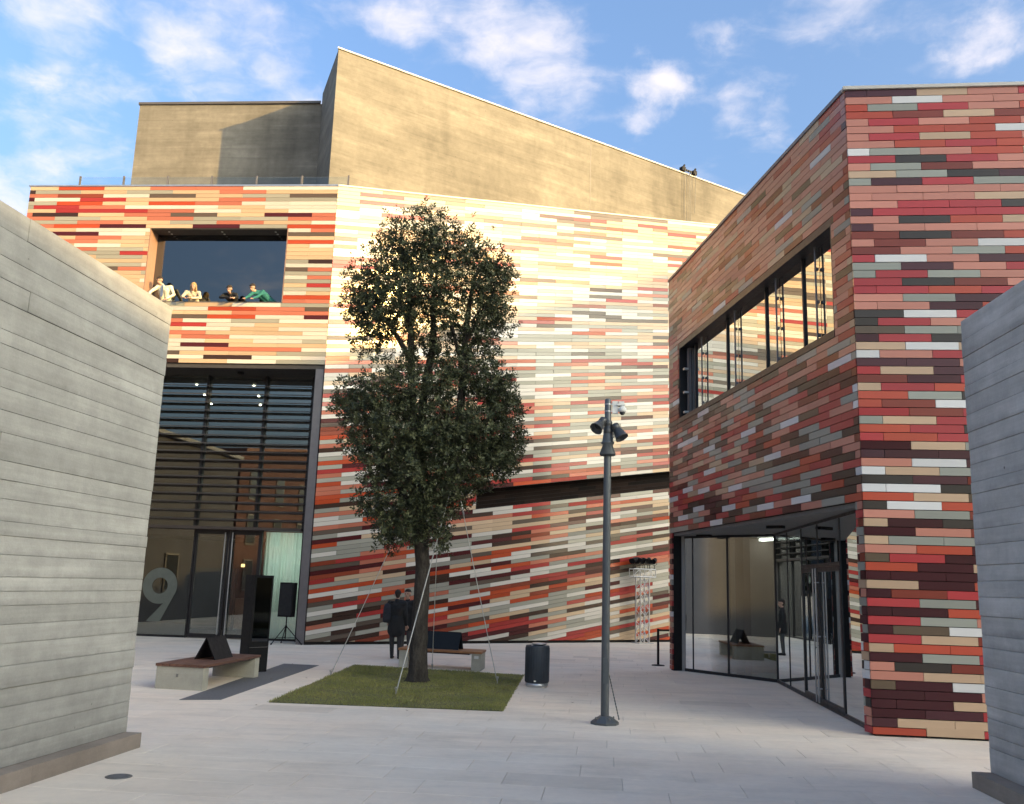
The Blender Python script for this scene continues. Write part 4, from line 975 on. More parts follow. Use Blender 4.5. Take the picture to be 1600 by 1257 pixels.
# ================================================================== LAMP POST
def lamp_post():
    b = Vector((1.493, 13.93, 0)); root = thing('lamp_post', b, 'slim grey lamp post with two clustered spotlights and a white dome camera', 'street lamp')
    mb = MB(); mb.lathe([(.207, 0), (.207, .03), (.19, .045), (.10, .105), (.072, .115)], b, n=8, smooth=False); build('base_plate', mb, M['post'], root)
    for k in range(4):
        t = k * pi / 2 + .4; mb = MB(); mb.lathe([(.014, .0), (.014, .022), (.008, .032)], b + Vector((cos(t) * .145, sin(t) * .145, .072)), n=6); build('bolt', mb, M['iron'], root)
    mb = MB(); mb.lathe([(.060, .1), (.059, 1.9), (.056, 3.93), (.052, 4.3), (.050, 4.80), (.044, 4.815), (0, 4.818)], b, n=20); po = build('pole', mb, M['post'], root)
    mb = MB(); mb.box(b + Vector((.0, -.058, .75)), (.07, .012, .36)); build('service_door', mb, M['post'], po)
    mb = MB(); mb.lathe([(.062, 3.98), (.115, 3.93), (.125, 3.955), (.075, 4.10), (.10, 4.115), (.10, 4.135), (.085, 4.15), (.07, 4.26), (.064, 4.27)], b, n=24); build('collar', mb, M['post'], root)
    mb = MB(); mb.lathe([(.066, 4.27), (.07, 4.28), (.07, 4.36), (.058, 4.37), (.058, 4.40), (.066, 4.41), (.066, 4.46), (.054, 4.47)], b, n=20); build('clamp_ring', mb, M['lampgrey'], root)
    for pos, dr, arm in ((Vector((-.13, -.10, 4.40)), Vector((-.52, -.52, -.68)), Vector((-.04, -.02, 4.40))), (Vector((.15, -.09, 4.30)), Vector((.42, -.34, -.84)), Vector((.05, -.02, 4.31))), (Vector((.03, .16, 4.38)), Vector((.2, .6, -.77)), Vector((.0, .05, 4.38)))):
        d = dr.normalized(); c = b + pos
        mb = MB(); mb.lathe([(.0, -.135), (.05, -.13), (.062, -.115), (.062, -.05), (.055, -.045), (.055, -.03), (.062, -.025), (.082, .05), (.098, .115), (.104, .12), (.104, .13), (.095, .13), (.086, .07), (.06, .055), (0, .05)], c, d, 22); h = build('spotlight', mb, M['lampgrey'], root)
        mb = MB(); mb.lathe([(.0, .062), (.045, .06), (.066, .058)], c, d, 16); build('lens', mb, M['lens'], h)
        mb = MB(); mb.tube([b + arm, c - d * .06], .022, 8); mb.lathe([(.036, -.02), (.036, .02)], c - d * .06, d.orthogonal(), 10); build('bracket_arm', mb, M['lampgrey'], root)
    mb = MB(); mb.box(b + Vector((.105, -.03, 4.68)), (.085, .05, .19)); mb.box(b + Vector((.19, -.03, 4.72)), (.13, .12, .03)); mb.box(b + Vector((.20, -.03, 4.745)), (.08, .10, .05))
    cb = build('camera_bracket', mb, M['white'], root)
    mb = MB(); mb.lathe([(.0, .09), (.03, .085), (.045, .05), (.065, .04), (.07, .0), (.06, -.02), (.045, -.025)], b + Vector((.215, -.05, 4.63)), n=18); dm = build('dome_camera', mb, M['white'], root)
    mb = MB(); mb.lathe([(.044, -.025), (.038, -.05), (.02, -.066), (0, -.07)], b + Vector((.215, -.05, 4.63)), n=16); build('dome_lens', mb, M['lens'], dm)
    for z in (4.62, 4.73):
        mb = MB(); mb.lathe([(.054, z - .008), (.055, z + .008)], b, n=16); mb.box(b + Vector((.06, -.03, z)), (.03, .03, .02)); build('pipe_clip', mb, M['alu'], root)
lamp_post()
mb = MB(); a = Vector((1.545, 13.90, .70)); c = Vector((1.75, 14.33, .012)); n = 30
for k in range(n): mb.tube([a.lerp(c, k / n), a.lerp(c, (k + .8) / n)], .010 if k % 2 else .007, 6)
tag(build('ground_chain', mb, M['iron']), 'thin dark chain leaning from the lamp post to the paving', 'chain')

# ================================================================== BENCHES, SIGNS, BIN, TOTEM
def bench(name, P, Lx, Ly, along, label, wood, group):
    """P = frame (origin corner, ux, uy); seat of planks along 'along' on two concrete blocks"""
    o, ux, uy = P; root = thing(name, (*(o + ux * Lx / 2 + uy * Ly / 2), 0), label, 'bench', group)
    def bx(mb, x0, x1, y0, y1, z0, z1):
        q = [o + ux * x + uy * y for x, y in ((x0, y0), (x1, y0), (x1, y1), (x0, y1))]
        mb.prism([tuple(v) for v in q], z0, z1)
    n = 7
    long_, wide = (Ly, Lx) if along == 'y' else (Lx, Ly)
    for t0 in (0.0, long_ - .26):
        mb = MB()
        if along == 'y': bx(mb, .02, Lx - .02, t0 + .02, t0 + .24, 0, .375)
        else: bx(mb, t0 + .02, t0 + .24, .02, Ly - .02, 0, .375)
        build('leg', mb, M['bench_concrete'], root)
    w = wide / n
    for i in range(n):
        mb = MB()
        if along == 'y': bx(mb, i * w + .004, (i + 1) * w - .004, 0, Ly, .377, .422)
        else: bx(mb, 0, Lx, i * w + .004, (i + 1) * w - .004, .377, .422)
        build('plank', mb, wood, root)
    mb = MB()
    if along == 'y': bx(mb, .10, Lx - .1, .3, Ly - .3, .34, .376)
    else: bx(mb, .3, Lx - .3, .10, Ly - .1, .34, .376)
    build('seat_frame', mb, M['frame'], root)
    return root
ux = Vector((.972, -.233)).normalized(); uy = Vector((.0, 1)); 
o1 = Vector((-6.02, 16.44)); ux1 = Vector((.93, -.18)).normalized(); uy1 = Vector((.12, 1)).normalized()
b1 = bench('bench', (o1, ux1, uy1), .92, 2.55, 'y', 'dark wooden bench on thick concrete blocks beside the left wall', M['wood'], 'plank benches on the square')
mb = MB(); p = Vector((-5.57, 16.34)); mb.box((-5.60, 16.375, .235), (.035, .02, .05)); 
build('wall_socket', mb, M['iron'], b1)
o2 = Vector((-2.45, 21.92)); ux2 = Vector((1.95, -.55)).normalized(); uy2 = Vector((.10, 1)).normalized()
b2 = bench('bench', (o2, ux2, uy2), 2.02, .88, 'x', 'pale wooden bench behind the tree by the long tiled facade', M['wood2'], 'plank benches on the square')
mb = MB(); q = o2 + ux2 * 1.93; mb.box((q.x - .03, q.y - .004, .30), (.10, .012, .06), atan2(ux2.y, ux2.x)); build('leg_plate', mb, M['white'], b2)
def tent_sign(c, ang, L_, H, spread, z, mat, label):
    f = Face(c, math.degrees(ang), 1); root = thing('tent_sign', (c[0], c[1], z), label, 'sign')
    for s in (1, -1):
        mb = MB(); t = .012
        q = [f(-L_ / 2, z, s * spread), f(L_ / 2, z, s * spread), f(L_ / 2, z, s * (spread - t)), f(-L_ / 2, z, s * (spread - t)),
             f(-L_ / 2, z + H, s * .012), f(L_ / 2, z + H, s * .012), f(L_ / 2, z + H, 0), f(-L_ / 2, z + H, 0)]
        mb.hexa(q); build('sign_board', mb, mat, root)
    mb = MB(); f.box(mb, -L_ / 2, L_ / 2, z + H, z + H + .01, -.012, .012); build('ridge_hinge', mb, M['signb'], root)
tent_sign((-5.42, 17.75), radians(83), .80, .38, .20, .423, M['signb'], 'black folded tent board standing on the dark bench at the left')
q = o2 + ux2 * .95 + uy2 * .45; tent_sign((q.x, q.y), atan2(ux2.y, ux2.x), 1.0, .38, .19, .423, M['sign'], 'dark blue tent board standing on the bench behind the tree')
def bin_():
    b = Vector((.66, 18.66, 0)); root = thing('litter_bin', b, 'round dark blue litter bin by the right corner of the lawn', 'bin')
    mb = MB(); mb.lathe([(.20, 0), (.22, .02), (.22, .07), (.20, .075)], b, n=32); build('foot_ring', mb, M['alu'], root)
    mb = MB(); mb.lathe([(.215, .076), (.232, .085), (.236, .75), (.232, .775), (.222, .785), (.20, .775), (.19, .72), (0, .70)], b, n=40); bd = build('body', mb, M['binblue'], root)
    mb = MB(); mb.lathe([(.04, .775), (.14, .80), (.155, .815), (.13, .83), (.05, .83), (.03, .80)], b + Vector((.03, 0, 0)), n=24); mb.tube([b + Vector((-.12, 0, .77)), b + Vector((0, 0, .825)), b + Vector((.17, 0, .77))], .014, 8); build('ash_tray', mb, M['alu'], root)
    mb = MB(); mb.box(b + Vector((-.045, -.233, .12)), (.045, .008, .022), radians(-4)); build('maker_plate', mb, M['white'], bd)
    mb = MB()
    for k in range(28):
        t = 2 * pi * k / 28; mb.tube([b + Vector((cos(t) * .2362, sin(t) * .2362, .1)), b + Vector((cos(t) * .2375, sin(t) * .2375, .74))], .004, 4)
    build('body_ribs', mb, M['binblue'], bd, kind='stuff')
bin_()
def totem():
    c = Vector((-5.24, 19.46)); r = Vector((.62, .78)).normalized(); l = Vector((-.72, .70)).normalized()
    root = thing('information_totem', (*(c + r * .2 + l * .25), 0), 'tall black information pillar with a glossy screen behind the dark bench', 'totem')
    mb = MB(); q = [c, c + r * .48, c + r * .48 + l * .36, c + l * .36]; mb.prism([tuple(v) for v in q], .0, 1.97); build('body', mb, M['black'], root)
    n = Vector((r.y, -r.x)); s = MB(); e = .004
    q0 = c + r * .05 + n * .001; q1 = c + r * .44 + n * .001
    s.hexa([(*q0, .62), (*q1, .62), (*(q1 + n * e), .62), (*(q0 + n * e), .62), (*q0, 1.92), (*q1, 1.92), (*(q1 + n * e), 1.92), (*(q0 + n * e), 1.92)])
    build('screen', s, SCREEN, root)
    mb = MB(); mb.prism([tuple(v) for v in (c - n * .0 + r * .0 + n * .006, c + r * .48 + n * .006, c + r * .48 + n * .012, c + n * .012)], .50, .508); build('panel_joint', mb, M['steel'], root)
SCREEN = glass('screen_glass', (.02, .02, .02), 1.2, .02)
totem()
def speaker():
    b = Vector((-6.50, 28.0, 0)); root = thing('speaker_stand', b, 'black tripod stand under the loudspeaker by the steel jamb', 'stand')
    mb = MB(); mb.tube([b + Vector((0, 0, .16)), b + Vector((0, 0, .80))], .019, 10); build('pole', mb, M['black'], root)
    mb = MB(); mb.lathe([(.03, .46), (.036, .48), (.036, .52), (.03, .54)], b, n=12); build('collar', mb, M['black'], root)
    for t in (radians(235), radians(350), radians(115)):
        d = Vector((cos(t), sin(t), 0)); mb = MB(); mb.tube([b + Vector((0, 0, .50)) + d * .03, b + d * .52 + Vector((0, 0, .02))], .014, 8); l = build('leg', mb, M['black'], root)
        mb = MB(); mb.tube([b + Vector((0, 0, .18)) + d * .02, b + d * .33 + Vector((0, 0, .20))], .009, 6); build('brace', mb, M['black'], root)
        mb = MB(); mb.lathe([(.02, 0), (.024, .02), (.018, .045)], b + d * .52, n=8); build('rubber_foot', mb, M['black'], l)
    s = thing('loudspeaker', b + Vector((0, 0, .80)), 'black loudspeaker box standing on a tripod by the curtain', 'loudspeaker')
    R = Matrix.Rotation(radians(-14), 3, 'Z'); T = lambda p: b + Vector((0, 0, .79)) + R @ Vector(p)
    pl = [(-.235, -.17), (.235, -.17), (.17, .2), (-.17, .2)]
    mb = MB(); mb.hexa([T((x * .93, y, 0)) for x, y in pl] + [T((x * .93 + .01, y, 1.0)) for x, y in pl]); cab = build('cabinet', mb, M['black'], s)
    mb = MB(); mb.hexa([T((x, y, z)) for z in (.05, .96) for x, y in ((-.195, -.176), (.195, -.176), (.195, -.172), (-.195, -.172))]); build('grille', mb, M['blackfab'], s)
    mb = MB(); mb.tube([T((.225, .0, .45)), T((.25, .0, .47)), T((.25, .0, .6)), T((.225, 0, .62))], .012, 6); build('handle', mb, M['black'], s)
speaker()
def truss():
    c = Vector((5.0, 34.20, 0)); s = .18; root = thing('lighting_truss', c, 'silver lattice truss tower standing against the tiled facade', 'truss')
    f = Face((c.x, c.y), 20, -1)
    for a, b in ((-1, -1), (1, -1), (1, 1), (-1, 1)):
        mb = MB(); mb.tube([f(a * s, .02, b * s), f(a * s, 2.34, b * s)], .024, 8); build('chord', mb, M['alu'], root)
    cr = [(-1, 1), (1, 1), (1, -1), (-1, -1)]
    n = 6; dz = 2.3 / n
    for k in range(4):
        (a0, b0), (a1, b1) = cr[k], cr[(k + 1) % 4]
        for i in range(n):
            z0, z1 = .02 + i * dz, .02 + (i + 1) * dz
            for pq in (((a0, b0, z0), (a1, b1, z1)),) if k % 2 else (((a0, b0, z0), (a1, b1, z1)), ((a1, b1, z0), (a0, b0, z1))):
                mb = MB(); mb.tube([f(pq[0][0] * s, pq[0][2], pq[0][1] * s), f(pq[1][0] * s, pq[1][2], pq[1][1] * s)], .011, 6); build('lacing_bar', mb, M['alu'], root)
    mb = MB(); f.box(mb, -.3, .3, 0, .02, -.3, .3); build('base_plate', mb, M['alu'], root)
    # cross head
    for z in (2.36, 2.64):
        for b in (-.16, .16):
            mb = MB(); mb.tube([f(-.46, z, b), f(.46, z, b)], .024, 8); build('head_chord', mb, M['alu'], root)
    for u in (-.46, -.23, 0, .23, .46):
        mb = MB(); mb.tube([f(u, 2.36, .16), f(u, 2.64, .16)], .012, 6); mb.tube([f(u, 2.36, -.16), f(u, 2.64, -.16)], .012, 6); build('head_post', mb, M['alu'], root)
    for u in (-.46, 0):
        mb = MB(); mb.tube([f(u, 2.38, .16), f(u + .23, 2.62, .16), f(u + .46, 2.38, .16)], .012, 6); build('lacing_bar', mb, M['alu'], root)
    # stage lamps on top
    proto = None
    for i in range(9):
        u = -.40 + .8 * (i % 5) / 4 + (.1 if i >= 5 else 0); w = .16 if i < 5 else -.16
        p = f(u, 2.665, w); ang = random.uniform(-.9, .9)
        lab = 'black stage lamp clamped on the head of the lattice truss'
        if proto is None:
            t = thing('stage_lamp', p, lab, 'stage light', 'stage lamps on the truss')
            mb = MB(); mb.lathe([(.03, 0), (.03, .02), (.012, .03), (.012, .12)], p, n=8); k1 = build('clamp', mb, M['black'], t)
            mb = MB(); mb.tube([p + Vector((-.09, 0, .30)), p + Vector((-.09, 0, .16)), p + Vector((0, 0, .115)), p + Vector((.09, 0, .16)), p + Vector((.09, 0, .30))], .010, 6); k2 = build('yoke', mb, M['black'], t)
            mb = MB(); mb.lathe([(.04, -.13), (.07, -.11), (.078, -.02), (.08, .10), (.098, .14), (.092, .14), (.07, .09), (0, .085)], p + Vector((0, 0, .30)), Vector((0, -.9, -.35)), 16); k3 = build('housing', mb, M['black'], t)
            KIDS[t.name] = [k1, k2, k3]; proto = t; t.rotation_euler = (0, 0, ang)
        else: rootcopy(proto, p, ang)
truss()
def barrier():
    b = Vector((4.0, 24.55, 0)); root = thing('barrier_post', b, 'slim black belt barrier post beside the glazed porch', 'barrier')
    mb = MB(); mb.lathe([(.17, 0), (.17, .012), (.15, .022), (.03, .03)], b, n=24); build('base_plate', mb, M['black'], root)
    mb = MB(); mb.tube([b + Vector((0, 0, .02)), b + Vector((0, 0, .93))], .032, 14); build('post', mb, M['black'], root)
    mb = MB(); mb.box(b + Vector((.17, .06, .89)), (.30, .006, .05), radians(18)); build('belt', mb, M['black'], root)
barrier()
def drain():
    b = Vector((-3.70, 9.44, 0)); mb = MB(); mb.lathe([(.125, .0), (.125, .004), (.118, .006)], b, n=32); r = build('drain_cover', mb, M['iron'])
    tag(r, 'small round metal drain cover set in the paving by the left wall', 'drain cover')
    mb = MB(); mb.lathe([(.10, .0065), (.10, .009), (.09, .010)], b, n=32); build('inner_lid', mb, M['strip'], r)
drain()
def rope_rig():
    d = Vector((cos(radians(33)), sin(radians(33)), 0)); n = Vector((d.y, -d.x, 0)); p = Vector((7.74, 40.4, 21.40)) + n * .02
    root = thing('abseil_rig', p, 'small dark abseil rig with hanging ropes on the tower parapet', 'rig')
    mb = MB(); mb.tube([p + Vector((0, 0, .12)), p + d * .72 + Vector((0, 0, .12))], .05, 8); build('bar', mb, M['black'], root)
    for k in (0, .72):
        mb = MB(); mb.box(p + d * k + Vector((0, 0, .10)), (.22, .22, .2), radians(33)); mb.tube([p + d * k + Vector((0, 0, .15)), p + d * (k + .12) + Vector((0, 0, .36))], .05, 6); build('clamp', mb, M['blackfab'], root)
    for k, z in ((.02, 18.2), (.14, 18.3), (.32, 18.0), (.42, 18.0), (.70, 19.4)):
        q = p + d * k + n * .14; mb = MB(); mb.tube([q + Vector((0, 0, .1)), q + Vector((-d.x * .05, 0, -1.5)), Vector((q.x - .1 * k, q.y, z))], .012, 5); build('rope', mb, M['iron'], root)
rope_rig()

# ================================================================== PEOPLE
SKIN = simple('skin', (.42, .25, .18), .55, 0, .08)
def cloth(name, c): return simple('cloth_' + name, c, .85, 0, .18, 14, .3)
CL = {k: cloth(k, c) for k, c in dict(black=(.010, .011, .012), navy=(.018, .02, .028), trouser=(.045, .045, .048), darktrouser=(.022, .022, .024), shirt=(.60, .57, .44), tie=(.10, .14, .24), cream=(.50, .43, .32), teal=(.015, .13, .12), hair=(.022, .016, .012), blond=(.30, .20, .09), greyhair=(.10, .09, .08), shoe=(.012, .011, .010)).items()}
EYE = simple('eye', (.02, .015, .012), .2)
def capsule(mb, a, b, ra, rb, n=12):
    a, b = Vector(a), Vector(b); t = (b - a); L_ = t.length
    t = t.normalized() if L_ > 1e-5 else Vector((0, 0, 1))
    x = t.orthogonal().normalized(); y = t.cross(x); rings = []
    for k in range(1, 5): ph = -pi / 2 + k * pi / 8; rings.append((a + t * ra * sin(ph), ra * cos(ph)))
    for k in range(0, 4): ph = k * pi / 8; rings.append((b + t * rb * sin(ph), rb * cos(ph)))
    vs = [a - t * ra] + [c + (x * cos(2 * pi * j / n) + y * sin(2 * pi * j / n)) * r for c, r in rings for j in range(n)] + [b + t * rb]
    m = len(rings); fs = [(0, 1 + (j + 1) % n, 1 + j) for j in range(n)]
    fs += [(1 + i * n + j, 1 + i * n + (j + 1) % n, 1 + (i + 1) * n + (j + 1) % n, 1 + (i + 1) * n + j) for i in range(m - 1) for j in range(n)]
    fs += [(1 + m * n, 1 + (m - 1) * n + j, 1 + (m - 1) * n + (j + 1) % n) for j in range(n)]
    mb.add(vs, fs)
def fuse(mb, voxel, name):
    me = mesh_of(mb, name, []); o = bpy.data.objects.new('tmp_' + name, me); COL.objects.link(o)
    r = o.modifiers.new('r', 'REMESH'); r.mode = 'VOXEL'; r.voxel_size = voxel
    s = o.modifiers.new('s', 'SMOOTH'); s.factor = .5; s.iterations = 3
    dg = bpy.context.evaluated_depsgraph_get(); out = bpy.data.meshes.new_from_object(o.evaluated_get(dg)); bpy.data.objects.remove(o); out.name = name
    return out
def person(loc, yaw, label, pose, cols, hairc, voxel=.012, group=None, hair='short', scale=1.0, skirt=None, bulk=1.0):
    """pose: joints in metres, facing -Y locally; one fused body surface, hair and coat tails as children"""
    root = thing('person', loc, label, 'person', group); J = {k: Vector(v) for k, v in pose.items()}
    top, bot, shoe = cols
    B = []   # bones: a, b, ra, rb, material index
    def bone(a, b, ra, rb, mi): B.append((Vector(a), Vector(b), ra, rb, mi))
    pel, che, nk, hd = J['pelvis'], J['chest'], J['neck'], J['head']
    sh = [J['sh_l'], J['sh_r']]
    for s in (-1, 1): bone(pel + Vector((s * .07, 0, 0)), pel.lerp(che, .5) + Vector((s * .06, 0, 0)), .115, .105, 0); bone(pel.lerp(che, .5) + Vector((s * .06, 0, 0)), che + Vector((s * .08, 0, 0)), .105, .115, 0)
    for S in sh: bone(che + Vector((0, 0, .06)), S, .10, .072, 0)
    bone(che, nk, .10, .055, 0); bone(nk, hd - Vector((0, 0, .08)), .052, .052, 1)
    f = J.get('face', Vector((0, -1, 0))).normalized(); side = f.cross(Vector((0, 0, 1))).normalized(); u = side.cross(f).normalized()
    bone(hd + u * .025 - f * .012, hd + u * .025 + f * .015, .086, .080, 1)      # skull
    bone(hd - u * .05 + f * .03, hd - u * .075 + f * .045, .058, .040, 1)        # jaw and chin
    bone(hd - u * .005 + f * .085, hd - u * .035 + f * .102, .012, .016, 1)      # nose
    bone(hd + u * .022 + f * .078 - side * .03, hd + u * .022 + f * .078 + side * .03, .014, .014, 1)
    bone(hd - u * .062 + f * .086 - side * .016, hd - u * .062 + f * .086 + side * .016, .009, .009, 1)
    for s in (-1, 1): bone(hd + side * s * .083 + u * .012 - f * .01, hd + side * s * .088 - u * .03 - f * .005, .014, .012, 1)
    for s, k in ((0, 'l'), (1, 'r')):
        S, E, H = sh[s], J['el_' + k], J['ha_' + k]
        bone(S, E, .062, .048, 0); bone(E, E.lerp(H, .93), .047, .036, 0); bone(E.lerp(H, .88), H, .027, .026, 1)
        d = (H - E).normalized(); d = J.get('hand_dir_' + k, d).normalized(); wd = d.cross(Vector((0, 0, 1)))
        wd = wd.normalized() if wd.length > .2 else Vector((0, -1, 0)); nn = wd.cross(d).normalized()
        sg = 1 if k == 'l' else -1
        for q, ln in ((-.028, .062), (-.010, .072), (.009, .067), (.026, .052)):
            p0 = H + d * .02 + wd * q * .6; p1 = H + d * .085 + wd * q; p2 = p1 + d * ln * .55 - nn * .010; p3 = p1 + d * ln * .85 - nn * .035
            bone(p0, p1, .016, .0125, 1); bone(p1, p2, .0115, .0105, 1); bone(p2, p3, .0105, .009, 1)
        t0 = H + d * .02 + wd * .02 * sg; bone(t0, t0 + d * .035 + wd * .035 * sg - nn * .01, .016, .0125, 1); bone(t0 + d * .035 + wd * .035 * sg - nn * .01, t0 + d * .075 + wd * .038 * sg - nn * .03, .0115, .0095, 1)
    for s, k in ((-1, 'l'), (1, 'r')):
        hip = pel + Vector((s * .085, 0, -.03)); K, A_ = J['kn_' + k], J['an_' + k]; td = J.get('toe_' + k, Vector((0, -1, 0))).normalized()
        bone(hip, K, .095, .066, 2); bone(K, A_, .066, .050, 2)
        bone(A_ + Vector((0, 0, -.02)), A_ + Vector((0, 0, -.055)) - td * .02, .042, .040, 3); bone(A_ + Vector((0, 0, -.055)) - td * .03, A_ + td * .15 + Vector((0, 0, -.065)), .040, .032, 3)
    if skirt is not None:
        for s in (-1, 1): bone(pel + Vector((s * .05, 0, .05)), pel + Vector((s * .075, 0, -skirt)), .125, .128, 0); bone(pel + Vector((s * .03, .02, .05)), pel + Vector((s * .03, .02, -skirt)), .13, .13, 0)
    B = [(a, b, ra * bulk, rb * bulk, mi) if mi == 0 else (a, b, ra, rb, mi) for a, b, ra, rb, mi in B]
    mb = MB()
    for a, b, ra, rb, mi in B: capsule(mb, a, b, ra, rb)
    me = fuse(mb, voxel, 'body')
    co = np.zeros(len(me.vertices) * 3, dtype=np.float32); me.vertices.foreach_get('co', co); co = co.reshape(-1, 3)
    n = len(me.polygons); pc = np.zeros(n * 3, dtype=np.float32); me.polygons.foreach_get('center', pc); pc = pc.reshape(-1, 3)
    best = np.full(n, 1e9); idx = np.zeros(n, dtype=np.int32)
    for a, b, ra, rb, mi in B:
        a_, b_ = np.array(a), np.array(b); ab = b_ - a_; t = np.clip(((pc - a_) @ ab) / max(1e-9, ab @ ab), 0, 1)
        d = np.linalg.norm(pc - (a_ + t[:, None] * ab), axis=1) - (ra + (rb - ra) * t); m_ = d < best; best[m_] = d[m_]; idx[m_] = mi
    me.materials.clear()
    for m_ in (top, SKIN, bot, shoe): me.materials.append(m_)
    me.polygons.foreach_set('material_index', idx); me.polygons.foreach_set('use_smooth', np.ones(n, dtype=bool)); me.update()
    body = bpy.data.objects.new('body', me); COL.objects.link(body); body.parent = root; ORG[body.name] = Vector(loc)
    # hair: a shell over the skull, a little longer for the woman
    hm = MB(); capsule(hm, hd + u * .045 - f * .03, hd + u * .045 + f * .012, .089, .080)
    if hair == 'long':
        for s in (-1, 1): capsule(hm, hd + side * s * .075 + u * .02 - f * .02, hd + side * s * .085 - u * .14 - f * .02, .035, .03)
        capsule(hm, hd - f * .06, hd - f * .075 - u * .16, .075, .06)
    elif hair == 'short': capsule(hm, hd - f * .05 + u * .01, hd - f * .045 - u * .035, .068, .058)
    h = fuse(hm, .012, 'hair'); h.materials.clear(); h.materials.append(hairc)
    for p in h.polygons: p.use_smooth = True
    ho = bpy.data.objects.new('hair', h); COL.objects.link(ho); ho.parent = root; ORG[ho.name] = Vector(loc)
    for s in (-1, 1):
        em = MB(); c_ = hd + side * s * .031 + f * .084 + u * .002; em.lathe([(0, -.010), (.008, -.006), (.0105, 0), (.008, .006), (0, .010)], c_, f, 8)
        eo = bpy.data.objects.new('eye', mesh_of(em, 'eye', EYE)); COL.objects.link(eo); eo.parent = root; ORG[eo.name] = Vector(loc)
    root.rotation_euler = (0, 0, yaw); root.scale = (scale,) * 3
    return root, J
stand = dict(pelvis=(0, 0, .93), chest=(0, .01, 1.26), neck=(0, .02, 1.46), head=(0, -.01, 1.62), sh_l=(-.19, .01, 1.39), sh_r=(.19, .01, 1.39), el_l=(-.25, .03, 1.10), el_r=(.25, .03, 1.10), ha_l=(-.25, -.07, .86), ha_r=(.25, -.06, .86),
             kn_l=(-.10, -.01, .50), kn_r=(.10, -.01, .50), an_l=(-.11, .02, .10), an_r=(.11, .02, .10))
def vary(base, **kw): d = dict(base); d.update(kw); return d
# the two talking by the tree: the near one shows his back
pA = vary(stand, an_l=(.17, .02, .10), an_r=(-.07, -.06, .10), kn_l=(.12, .0, .50), kn_r=(-.08, -.03, .50))
pA = vary(stand, an_l=(-.12, .03, .10), an_r=(.09, -.05, .10), face=(.25, -1, -.08), ha_r=(.24, -.14, .90))
person((-2.77, 24.0, 0), pi - .15, 'person with their back to us in a long black coat beside the tree trunk', pA, (CL['black'], CL['darktrouser'], CL['shoe']), CL['hair'], .012, skirt=.22, scale=.985, bulk=1.2)
pB = vary(stand, face=(.1, -1, .02), ha_l=(-.20, -.16, .92))
person((-2.58, 24.62, 0), radians(-20), 'smiling person facing us, half hidden behind the one in the black coat', pB, (CL['black'], CL['trouser'], CL['shoe']), CL['hair'], .012, skirt=.15, scale=1.0, bulk=1.1)
# shoulder bag on the near one's back
def backpack():
    c = Vector((-2.99, 23.97, 1.14)); root = thing('backpack', c - Vector((0, 0, .25)), 'dark navy backpack hanging from the left shoulder of the black coat', 'backpack')
    mb = MB()
    for z, w, d in ((-.24, .12, .07), (-.20, .15, .095), (0, .155, .10), (.16, .14, .09), (.23, .10, .06)):
        pass
    prof = [(-.25, .10, .06), (-.235, .14, .09), (-.1, .155, .11), (.08, .15, .10), (.2, .12, .08), (.235, .07, .045)]; n = 16; vs = []
    for z, w, d in prof: vs += [c + Vector((cos(2 * pi * j / n) * w * .85 , sin(2 * pi * j / n) * d, z)) for j in range(n)]
    mb.add(vs, [(i * n + j, i * n + (j + 1) % n, (i + 1) * n + (j + 1) % n, (i + 1) * n + j) for i in range(len(prof) - 1) for j in range(n)] + [tuple(range(n - 1, -1, -1)), tuple(range((len(prof) - 1) * n, len(prof) * n))], 0, 0, True)
    build('bag_body', mb, CL['navy'], root)
    mb = MB(); mb.tube([c + Vector((.02, -.06, .22)), c + Vector((.07, -.07, .28)), c + Vector((.13, .0, .27)), c + Vector((.13, .12, .1))], .014, 6); build('strap', mb, CL['black'], root)
    mb = MB(); mb.box(c + Vector((-.01, -.112, -.08)), (.17, .03, .2)); build('pocket', mb, CL['navy'], root)
backpack()
# four at the picture window, leaning on the sill
lean = dict(pelvis=(0, .08, .88), chest=(0, -.16, 1.06), neck=(0, -.29, 1.18), head=(0, -.37, 1.29), sh_l=(-.19, -.23, 1.13), sh_r=(.19, -.23, 1.13), el_l=(-.28, -.36, .93), el_r=(.28, -.36, .93), ha_l=(-.18, -.56, .85), ha_r=(.18, -.56, .85),
            kn_l=(-.10, .06, .48), kn_r=(.10, .06, .48), an_l=(-.11, .12, .10), an_r=(.11, .12, .10), face=(0, -1, -.45), hand_dir_l=(.9, -.4, -.1), hand_dir_r=(-.9, -.4, -.1))
def on_loggia(x, back): # distance behind the facade face
    u = (-5.9 - x) / .9969; p = FL(u, 9.752, -back); return p
m1 = vary(lean, pelvis=(.04, .04, .90), chest=(.0, -.06, 1.18), neck=(-.05, -.13, 1.35), head=(-.11, -.20, 1.48), sh_l=(-.18, -.14, 1.28), sh_r=(.20, -.06, 1.30), el_l=(-.33, -.30, 1.06), el_r=(.35, -.12, 1.04), ha_l=(-.30, -.50, .83), ha_r=(.24, -.36, .83), face=(-.35, -1, -.35), hand_dir_l=(0, -.8, -.5), hand_dir_r=(-.3, -.8, -.4))
r, J = person(on_loggia(-11.50, .36), radians(-4), 'person in a pale yellow shirt and tie leaning at the left end of the window', m1, (CL['shirt'], CL['navy'], CL['shoe']), CL['hair'], .014, scale=1.05)
mb = MB(); vs = [(-.03, -.20, 1.32), (.03, -.20, 1.32), (.045, -.21, .99), (0, -.21, .93), (-.045, -.21, .99)]
mb.add([Vector(v) for v in vs] + [Vector(v) - Vector((0, .012, 0)) for v in vs], [(0, 1, 2, 3, 4), (9, 8, 7, 6, 5)] + [(i, 5 + i, 5 + (i + 1) % 5, (i + 1) % 5) for i in range(5)])
